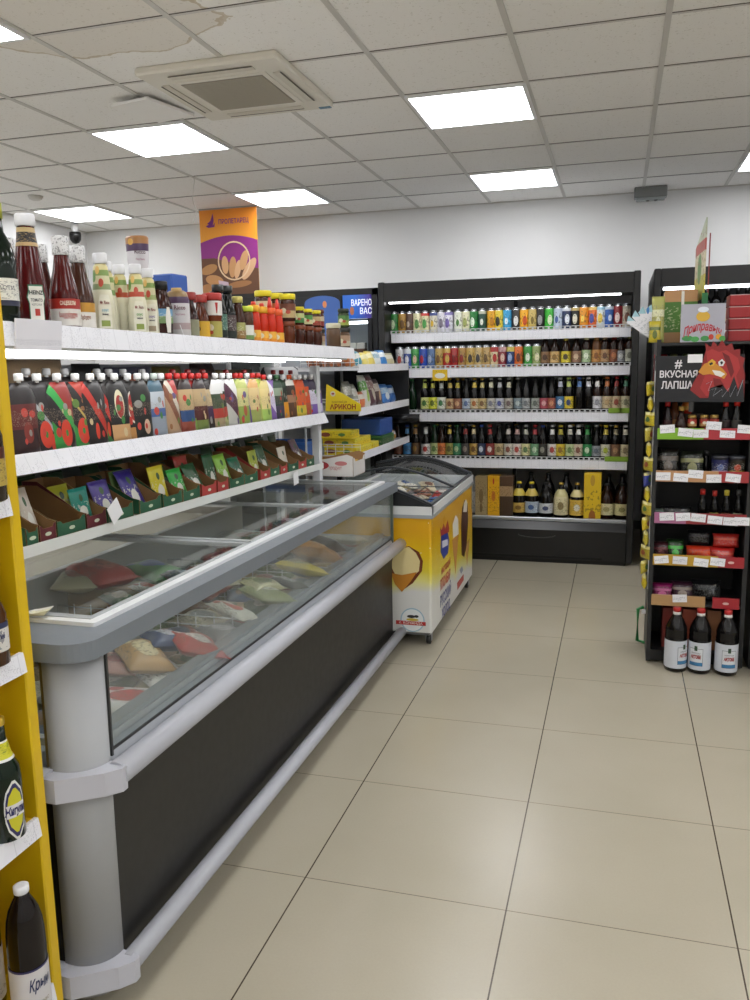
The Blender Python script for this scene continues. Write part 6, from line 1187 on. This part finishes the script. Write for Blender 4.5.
# third
for px_, capc, lbc, nm, kk in ((702, 'c02a22', None, 'black bottle with red cap and no label, third rack shelf', 1.0), (714, 'b83028', '7a7a3a', 'black bottle with dull red cap and yellow line, third rack shelf', .95), (726, 'c9b83a', '7a4a3a', 'dark bottle with yellow-white cap and brown label, third rack shelf', .98), (738, '3a3a3a', 'a8a88a', 'dark bottle with grey cap and pale green label, third shelf', 1.0)):
    rb(px_, 510, RZ[2], .055, 'soy_sauce_bottle', nm, sc_(SB, .88*kk), M('0d0c0c', .12, coat=.4), M(capc, .4), M(lbc, .4) if lbc else None, ch=.018, lz=(.008, .035))
lump(676, 512, RZ[2], .07, .13, .04, .05, '171718', '3a3a3c', 'flat black seaweed pack on the third rack shelf', seed=3, bl=False)
tag(put('small_box', MB().rbox((-.02, -.03, 0), (.02, .03, .04), .002), [art(((0, 'b4b8b0'), (.5, '5a6a60')), [], '4a4a4a', (.1, .9), 'XZ')], None, (kx(657, 505, KY0+.05)+.008, KY0+.05, RZ[2]+.009)), 'small pale green-grey box at left of the third rack shelf', 'box')
# fourth
lump(661, 556, RZ[3], .06, .075, .06, .05, '3a1a20', '6a3038', 'dark maroon bag left on the fourth rack shelf', seed=4)
lump(675, 552, RZ[3], .06, .075, .07, .06, '1f3a1c', '3aa838', 'green bag on the fourth rack shelf', seed=1)
lump(700, 550, RZ[3], .06, .12, .05, .06, 'b8341c', 'c84a24', 'orange-red noodle bag lying on the fourth rack shelf', seed=2, bl=False)
lump(722, 545, RZ[3], .05, .11, .05, .06, 'a82420', 'c04434', 'red noodle bag at the right of the fourth rack shelf', seed=3, bl=False)
o = lump(726, 538, RZ[3]+.068, .06, .11, .045, .05, 'b02a24', 'c8503c', 'red noodle bag stacked on top of the other, fourth rack shelf', seed=0, bl=False)
lump(699, 540, RZ[3]+.068, .09, .1, .05, .05, '1c1c20', '34343a', 'black bag on the orange noodle bag, fourth rack shelf', seed=4, bl=False)
# fifth
lump(662, 592, RZ[4], .06, .09, .055, .06, '7a1c50', 'c86a9a', 'magenta snack bag left on the lowest rack shelf', seed=0)
lump(682, 592, RZ[4], .08, .1, .06, .05, '3c2030', '8a7a70', 'dark purple folded bag on the lowest rack shelf', seed=1)
lump(706, 590, RZ[4], .08, .13, .07, .06, '17181a', '2c3034', 'black wrapped bag on the lowest rack shelf', seed=2, bl=False)
# top of rack
TZ = 1.4705
o = root('seasoning_card_sign', 'grey dotted card sign with red script and flowers on rack top', 'sign', (0, 0, 0))
a_, b_ = at(680, 341, y=KY0-.004), at(726, 303, y=KY0-.004)
t = NT('dots', .5); tc = t.n('ShaderNodeTexCoord'); vo = t.n('ShaderNodeTexVoronoi'); vo.inputs['Scale'].default_value = 22; vo.inputs['Randomness'].default_value = .4; t.l(tc.outputs['Object'], vo.inputs['Vector'])
t.l(t.mix(t.math('LESS_THAN', vo.outputs['Distance'], .17), lin('a9a9b4'), lin('dedee4')), t.b.inputs['Base Color'])
put('card', MB().box((a_.x, KY0-.008, TZ), (b_.x, KY0-.004, b_.z)), [t.m], o)
cxm = (a_.x+b_.x)/2
text('lettering', 'Приправыч', .05, M('b8303a', .5), lambda x, y: Vector((cxm+x, KY0-.0092, 1.535+y-1.2*x*x*4)), o, bold=.0012, width=.155, shear=.25)
for i, (u, v, c, w_) in enumerate(((.03, .012, '3f8a48', .03), (.06, .008, '4a9a50', .022), (.10, .01, '3f8a48', .022), (.125, .016, 'c0402f', .013), (.155, .016, 'd89a2c', .016), (.17, .008, '4f9a48', .016))):
    put('flower_picture', MB().prism(ell(a_.x+u, TZ+v+.004, w_*.8, .012, 0, 12), lambda p_, q_, d: (p_, KY0-.0085-d, q_), .0004*i, .0004*i+.0004), [M(c, .5)], o)
for i, (u, v, c, a1, b1) in enumerate(((cxm, 1.578, 'd0a63a', .028, .022), (cxm, 1.607, 'dfe6f0', .022, .012))):
    put('plain_badge', MB().prism(ell(u, v, a1, b1, 0, 14), lambda p_, q_, d: (p_, KY0-.0085-d, q_), .0004*i, .0004*i+.0004), [M(c, .5)], o)
# tall sign seen edge-on
o = root('tall_card_sign', 'tall card seen nearly edge-on standing above the seasoning rack', 'sign', (0, 0, 0))
q0, q1 = at(704, 300, y=4.02), at(696.5, 300, y=4.02)
xe = q0.x
pf = lambda yy_, z: (xe+ (4.02-yy_)*-.0, yy_, z)
ca = MB(); P = [(0, 1.66), (0, 1.995), (.30, 1.90), (.30, 1.66)]
ca.prism(P, lambda u, v, d: (xe-.012+d-u*.045, 3.94+u, v), 0, .006)
put('card', ca, [art(((0, 'b8b04a'), (.3, 'c8c0a0'), (.6, 'a8463c'), (.75, 'b4bca4')), [(.5, .4, .2, '5a8a4a', 1)], '8a5a4a', (.2, .9), 'YZ', .5, (8, 18))], o)
put('post', MB().box((xe-.016, 3.935, TZ), (xe+.008, 3.955, 1.68)), [M('1f6a38', .45)], o)
put('card_back', MB().box((xe+.006, 3.945, 1.67), (xe+.010, 3.96, 1.93)), [M('8a3230', .5)], o)
# green boxes with kraft tops
gx0, gx1 = at(664, 320, y=4.0).x, at(698, 320, y=4.0).x
o = root('crispbread_box', 'green and kraft display box standing on top of the rack', 'box', (0, 0, 0))
put('box', MB().rbox((gx0, 4.0, TZ), (gx1-.004, 4.1, 1.70), .003), [art(((0, 'b08454'), (.2, '4c7a2c'), (.78, 'b88a5c')), [(.75, .5, .1, 'dcdcd0', .6)], 'c8d0a0', (.25, .7), 'XZ')], o)
put('strap', MB().box((gx0+.07, 3.998, TZ+.04), (gx0+.082, 4.0, 1.695)), [M('dedad0', .4)], o)
# chips packs
lump(658, 318, TZ-.007, .045, .055, .15, .03, 'a8a860', 'd8d8b0', 'pale yellow-green snack pack at left on the rack top', seed=3)
lump(655, 325, TZ-.007, .02, .05, .07, .03, 'b8a82c', '5a6a24', 'small yellow sachet at the front left of the rack top', seed=2)
# leaflets fan
for i in range(5):
    ang = .95-.22*i; w_ = .12
    hx, hz = at(652, 336, y=3.93).x+.012, TZ+.005
    P = [(0, 0), (-math.sin(ang)*.15, math.cos(ang)*.15), (-math.sin(ang-.18)*.165, math.cos(ang-.18)*.165), (.012, .01)]
    o = put('leaflet', MB().prism([(hx+u, hz+v) for u, v in P], lambda u, v, d: (u, d, v), 3.93+.006*i, 3.931+.006*i), [art(((0, 'dcdce0'), (.8, '9cc4cc')), [(.2, .85, .1, '3f78b8', 1)] if i > 2 else [], '8a949c', (.3, .7), 'XZ')], None)
    tag(o, '%s blue-edged leaflet of the fan at the left of the rack top' % ['lowest', 'second lowest', 'middle', 'second highest', 'highest'][i], 'leaflet', 'leaflets fanned on the rack top')
# red boxes
for i in range(4):
    o = root('red_box', 'red flat carton on the rack top right, %s of four stacked' % ['lowest', 'second lowest', 'second highest', 'topmost'][i], 'box', (at(742, 320, y=4.0).x, 4.02, TZ+.0502*i), group='red cartons on the rack')
    put('box', MB().rbox((-.058, -.06, 0), (.058, .06, .048), .003), [M('9a1f22', .45)], o); put('seam', MB().box((-.0582, -.0606, .045), (.0582, -.06, .048)), [M('c8a8a8', .5)], o)
# hanging strip of yellow sachets
r3 = root('sachet_strip', 'hanging white clip strip on the left side of the seasoning rack', 'strip', (0, 0, 0)); put('strip', MB().box((KX0-.004, KY0+.02, .35), (KX0-.001, KY0+.035, 1.35)), [PAPER], r3); put('hook', MB().tube([(KX0-.003, KY0+.027, 1.35), (KX0-.003, KY0+.027, 1.39), (KX0+.005, KY0+.027, 1.40)], .002, 6), [ALU], r3)
for i in range(14):
    z = 1.30-.068*i
    c = ['c8b428', 'd0b82c', 'b8a83c', 'a89a30', '2c3a8a'][[0, 1, 0, 2, 1, 3, 4, 0, 2, 1, 2, 3, 2, 1][i]]
    o = root('spice_sachet', ('deep blue' if c == '2c3a8a' else 'yellow')+' spice sachet hanging at the rack side, %s from top' % ['first', 'second', 'third', 'fourth', 'fifth', 'sixth', 'seventh', 'eighth', 'ninth', 'tenth', 'eleventh', 'twelfth', 'thirteenth', 'fourteenth'][i], 'sachet', (KX0-.018, KY0+.03, z-.06), group='sachets hanging on rack side')
    put('sachet', pillow(.075, .062, .022, 80+i % 3), [art(((0, c), (.8, 'd8cf8a')), [(.5, .5, .2, '8a3a2a' if i % 2 else '3c6a34', 1)], '5a4a1c', (.2, .8), 'XY')], o, (0, 0, .031), (PI/2, .0, PI/2+.5*(i % 3-1)))
    put('seam', MB().box((-.001, -.03, .058), (.001, .03, .064)), [M(c, .4)], o)
# green plastic handle
o = root('green_basket_handle', 'green plastic loop handle leaning at the left foot of the rack', 'handle', (0, 0, 0))
q = [at(a, b, y=4.12) for a, b in ((644, 607), (638, 609), (637, 640), (646, 643), (646.5, 640))]
put('loop', MB().tube([(v.x+.0, v.y, max(v.z, .012)) for v in q], .009, 10), [M('1f7a3c', .4)], o); put('tag', MB().box((q[0].x-.01, 4.105, q[0].z-.03), (q[0].x+.02, 4.11, q[0].z-.01)), [PAPER], o)
# big bottles on floor
BIG = [(0, .038), (.004, .0465), (.03, .0485), (.15, .0485), (.155, .046), (.168, .048), (.18, .046), (.193, .0475), (.208, .044), (.238, .031), (.264, .0155), (.27, .0145)]
for i, (px_, py_, a0, nm) in enumerate(((676, 668, .6, 'large dark soy sauce bottle on the floor, left of three'), (700, 671, -.55, 'large dark soy sauce bottle on the floor, middle of three'), (727, 675, .0, 'large dark soy sauce bottle on the floor, right of three'))):
    q = at(px_, py_, z=.0); yb_ = 3.845; xb = at(px_, 640, y=yb_).x
    o = root('soy_sauce_bottle', nm, 'bottle', (xb, yb_, 0), group='large bottles on the floor')
    put('body', MB().lathe(BIG, 24), [M('0e0c0c', .12, coat=.5)], o)
    put('collar', MB().lathe([(.262, .0175), (.275, .0175)], 16), [M('e0dcd8', .4)], o); put('cap', MB().lathe([(.275, .0175), (.292, .017), (.294, .014)], 16), [M('b42a28', .4)], o)
    put('label', MB().lathe([(.02, .0486), (.03, .0492), (.148, .0492)], 24, caps=False), [M('ccd0d8', .4)], o)
    aim = a0+.14
    put('label_panel', patch(.0496, .04, .12, aim, .62), [M('2a3a4a', .4)], o); put('label_panel', patch(.0499, .0415, .1185, aim, .59), [M('d4d8dc', .4)], o); put('label_panel', patch(.0501, .0415, .057, aim, .59), [M('3a7aa8', .4)], o)
    put('label_seal', patch(.0504, .11, .132, aim, .13), [M('2c4a34', .4)], o)
    text('lettering', 'АҚТОБЕ', .02, M('a02a24', .4), bent(.0503, .081, aim), o, bold=.0012, width=.045)
    text('lettering', 'соевый соус', .008, M('2a2a34', .4), bent(.0503, .1, aim), o, width=.04)
for px_, c in ((668, '7a2a22'), (688, '9a4a34'), (712, '8a5a3a')):
    o = root('floor_carton', '%s carton standing in the dark base of the rack behind big bottles' % {'7a2a22': 'dark red', '9a4a34': 'brick red', '8a5a3a': 'brown'}[c], 'carton', (kx(px_, 630, KY0+.12), KY0+.12, .0605), group='cartons in the rack base')
    put('box', MB().rbox((-.03, -.05, 0), (.03, .05, .19), .002), [M(c, .6)], o); put('flap', MB().box((-.03, -.0512, .15), (.03, -.05, .19)), [M(c, .6)], o)
# neighbouring rack at the right edge
r = root('display_rack', 'dark rack at the right edge beside the seasoning rack', 'rack', (0, 0, 0))
put('side_panel', MB().box((.60, 3.9, .01), (.62, 4.3, 1.42)), [M('1c1d1f', .45)], r); put('side_panel', MB().box((1.02, 3.9, .01), (1.04, 4.3, 1.42)), [M('1c1d1f', .45)], r)
for z in (.06, .4, .74, 1.08, 1.38): put('shelf', MB().box((.62, 3.91, z), (1.02, 4.29, z+.014)), [M('222324', .45)], r)
put('back_panel', MB().box((.62, 4.288, .05), (1.02, 4.3, 1.42)), [M('161718', .5)], r)
tag(put('grey_canister', MB().lathe([(0, .05), (.01, .06), (.12, .06), (.15, .045), (.17, .02)], 20), [M('5a5e62', .35)], None, (.69, 3.80, 0)), 'grey canister on the floor at the right edge', 'canister')

# ================================================================== YELLOW RACK AT LEFT
r = root('yellow_rack', 'bright yellow wooden drinks rack at the left edge', 'rack', (0, 0, 0))
RX, RY = -1.100, 1.292
put('side_panel', MB().rbox((-1.56, RY, .004), (RX, RY+.028, 1.555), .003), [YEL], r)
put('side_panel', MB().rbox((-1.56, .55, .004), (RX, .578, 1.555), .003), [YEL], r)
put('back_panel', MB().box((-1.56, .578, .05), (-1.545, RY, 1.5)), [YEL], r)
for z in (1.145, .833, .485, .11):
    sh = put('shelf', MB().box((-1.545, .578, z), (RX-.012, RY-.0005, z+.022)), [YEL], r)
    put('price_rail', MB().prism([(RX-.012, z-.012), (RX+.004, z-.014), (RX-.002, z+.026), (RX-.010, z+.026)], lambda u, v, d: (u, d, v), .57, RY+.002), [RAILY], sh)
def ybot(px_, py_, z, y, name, label, prof, glass, lz, lmat, capm, lean=0):
    q = at(px_, py_, y=y); o = root(name, label, 'bottle', (q.x, y, z+.0225), group='drinks on the yellow rack')
    put('body', MB().lathe(prof, 28), [glass], o); tz, tr = prof[-1]
    put('cap', MB().lathe([(tz-.006, tr+.0012), (tz-.004, tr+.002), (tz+.008, tr+.002), (tz+.0095, tr*.8)], 20), [capm], o)
    if lmat: put('label', MB().lathe([(lz[0], rad(prof, lz[0])+.0008), (lz[1], rad(prof, lz[1])+.0008)], 28, caps=False), [lmat], o)
    return o
KV = [(0, .03), (.005, .0375), (.14, .038), (.175, .0372), (.2, .0345), (.222, .029), (.238, .021), (.25, .0145), (.262, .0130)]
o = ybot(27, 950, .11, 1.215, 'kvass_bottle', 'dark kvass bottle with white cap on the yellow rack bottom shelf', sc_(KV, 1.04, .97), M('120c0c', .1, coat=.6), (.02, .12), art(((0, 'c4c2c4'), (.06, 'd2d0d2'), (.95, '2c2a5a')), [(.8, .2, .06, 'a88a3a')], None, uv='XZ'), WHITE)
text('lettering', 'Крым', .034, M('26305a', .4), bent(.0378, .085, 1.25), o, bold=.0008, width=.045, shear=.3)
text('lettering', 'квас', .012, M('7a6a3a', .4), bent(.0378, .045, 1.4), o, width=.022)
o = ybot(-17, 960, .11, 1.21, 'kvass_bottle', 'kvass bottle with dark script at the left edge of yellow rack', sc_(KV, 1.02, .97), M('120c0c', .1, coat=.6), (.02, .13), art(((0, 'c4c0ba'), (.5, 'd0ccc6')), [(.8, .6, .12, 'b89a70')], '5a4a4a', (.1, .3), 'XZ'), WHITE)
text('lettering', 'квас', .03, M('26282c', .4), bent(.0372, .07, .85), o, bold=.001, width=.04, shear=.3)
BB = [(0, .028), (.004, .035), (.12, .0355), (.145, .033), (.17, .021), (.2, .0145), (.235, .0125)]
o = ybot(1, 770, .485, 1.225, 'beer_bottle', 'green beer bottle with yellow and blue oval label on yellow rack', BB, M('0b1c10', .1, coat=.6), (.15, .18), None, M('c8a83c', .3, .5))
put('neck_label', MB().lathe([(.162, .0262), (.172, .0212), (.2, .0152)], 24, caps=False), [art(((0, 'dedede'), (.12, 'c8c428'), (.9, 'dedede')), [], '2c5a2c', (.3, .8), 'XZ')], o)
for lev, (hh, aa, c) in enumerate(((.060, .62, 'dededa'), (.054, .55, '26245a'), (.045, .45, 'c9c42c'))):
    put('label', patch(.0362+.0003*lev, .065-hh, .065+hh, 1.3, aa, 14, shape=lambda v: math.sqrt(max(.02, 1-(2*v-1)**2))), [M(c, .4)], o)
put('label_band', patch(.0373, .052, .078, 1.3, .5, 10), [M('e0dfe0', .4)], o)
text('lettering', 'Жигули', .022, M('24245a', .4), bent(.0377, .065, 1.25), o, bold=.001, width=.042, shear=.2)
o = ybot(-11, 620, .833, 1.23, 'juice_bottle', 'amber bottle with white lettered label on yellow rack upper shelf', [(0, .025), (.004, .031), (.1, .031), (.13, .02), (.16, .014), (.18, .013)], M('4a2c14', .15, coat=.4), (.03, .085), art(((0, 'd4d2cc'), (.8, '2a3050')), [], '2a3050', (.1, .75), 'XZ', .4, (6, 6)), M('b8902c', .4))
text('lettering', 'ГЕРМ', .014, M('24284a', .4), bent(.0318, .06, 1.1), o, bold=.0008, width=.03)
o = ybot(-19, 440, 1.145, 1.23, 'juice_bottle', 'dark bottle with gold label on the topmost yellow rack shelf', [(0, .03), (.004, .036), (.12, .036), (.16, .024), (.2, .015), (.22, .014)], M('2a1a10', .15, coat=.4), (.03, .1), art(((0, 'b8a050'), (.7, '5a2a1c')), [], '3a2a18', (.1, .9), 'XZ'), M('2a2a2a', .4))

finish_labels()

# ================================================================== CAMERA, WORLD, VIEW
cam = bpy.data.cameras.new('camera'); co = bpy.data.objects.new('camera', cam); COL.objects.link(co)
cam.sensor_fit = 'VERTICAL'; cam.sensor_height = 36; cam.lens = 36*F_/1000; cam.clip_start = .05; cam.clip_end = 60
m4 = Matrix(((CR.x, CU.x, -FW.x, 0), (CR.y, CU.y, -FW.y, 0), (CR.z, CU.z, -FW.z, H), (0, 0, 0, 1)))
co.matrix_world = m4; sc.camera = co
w = bpy.data.worlds.new('world'); sc.world = w; w.use_nodes = True; w.node_tree.nodes['Background'].inputs[0].default_value = (.6, .62, .65, 1); w.node_tree.nodes['Background'].inputs[1].default_value = .15
vs = sc.view_settings; vs.view_transform = 'Standard'; vs.look = 'None'; vs.gamma = 1; vs.use_curve_mapping = False; vs.exposure = .1
sc.cycles.max_bounces = 8; sc.cycles.transparent_max_bounces = 16; sc.cycles.sample_clamp_indirect = 6
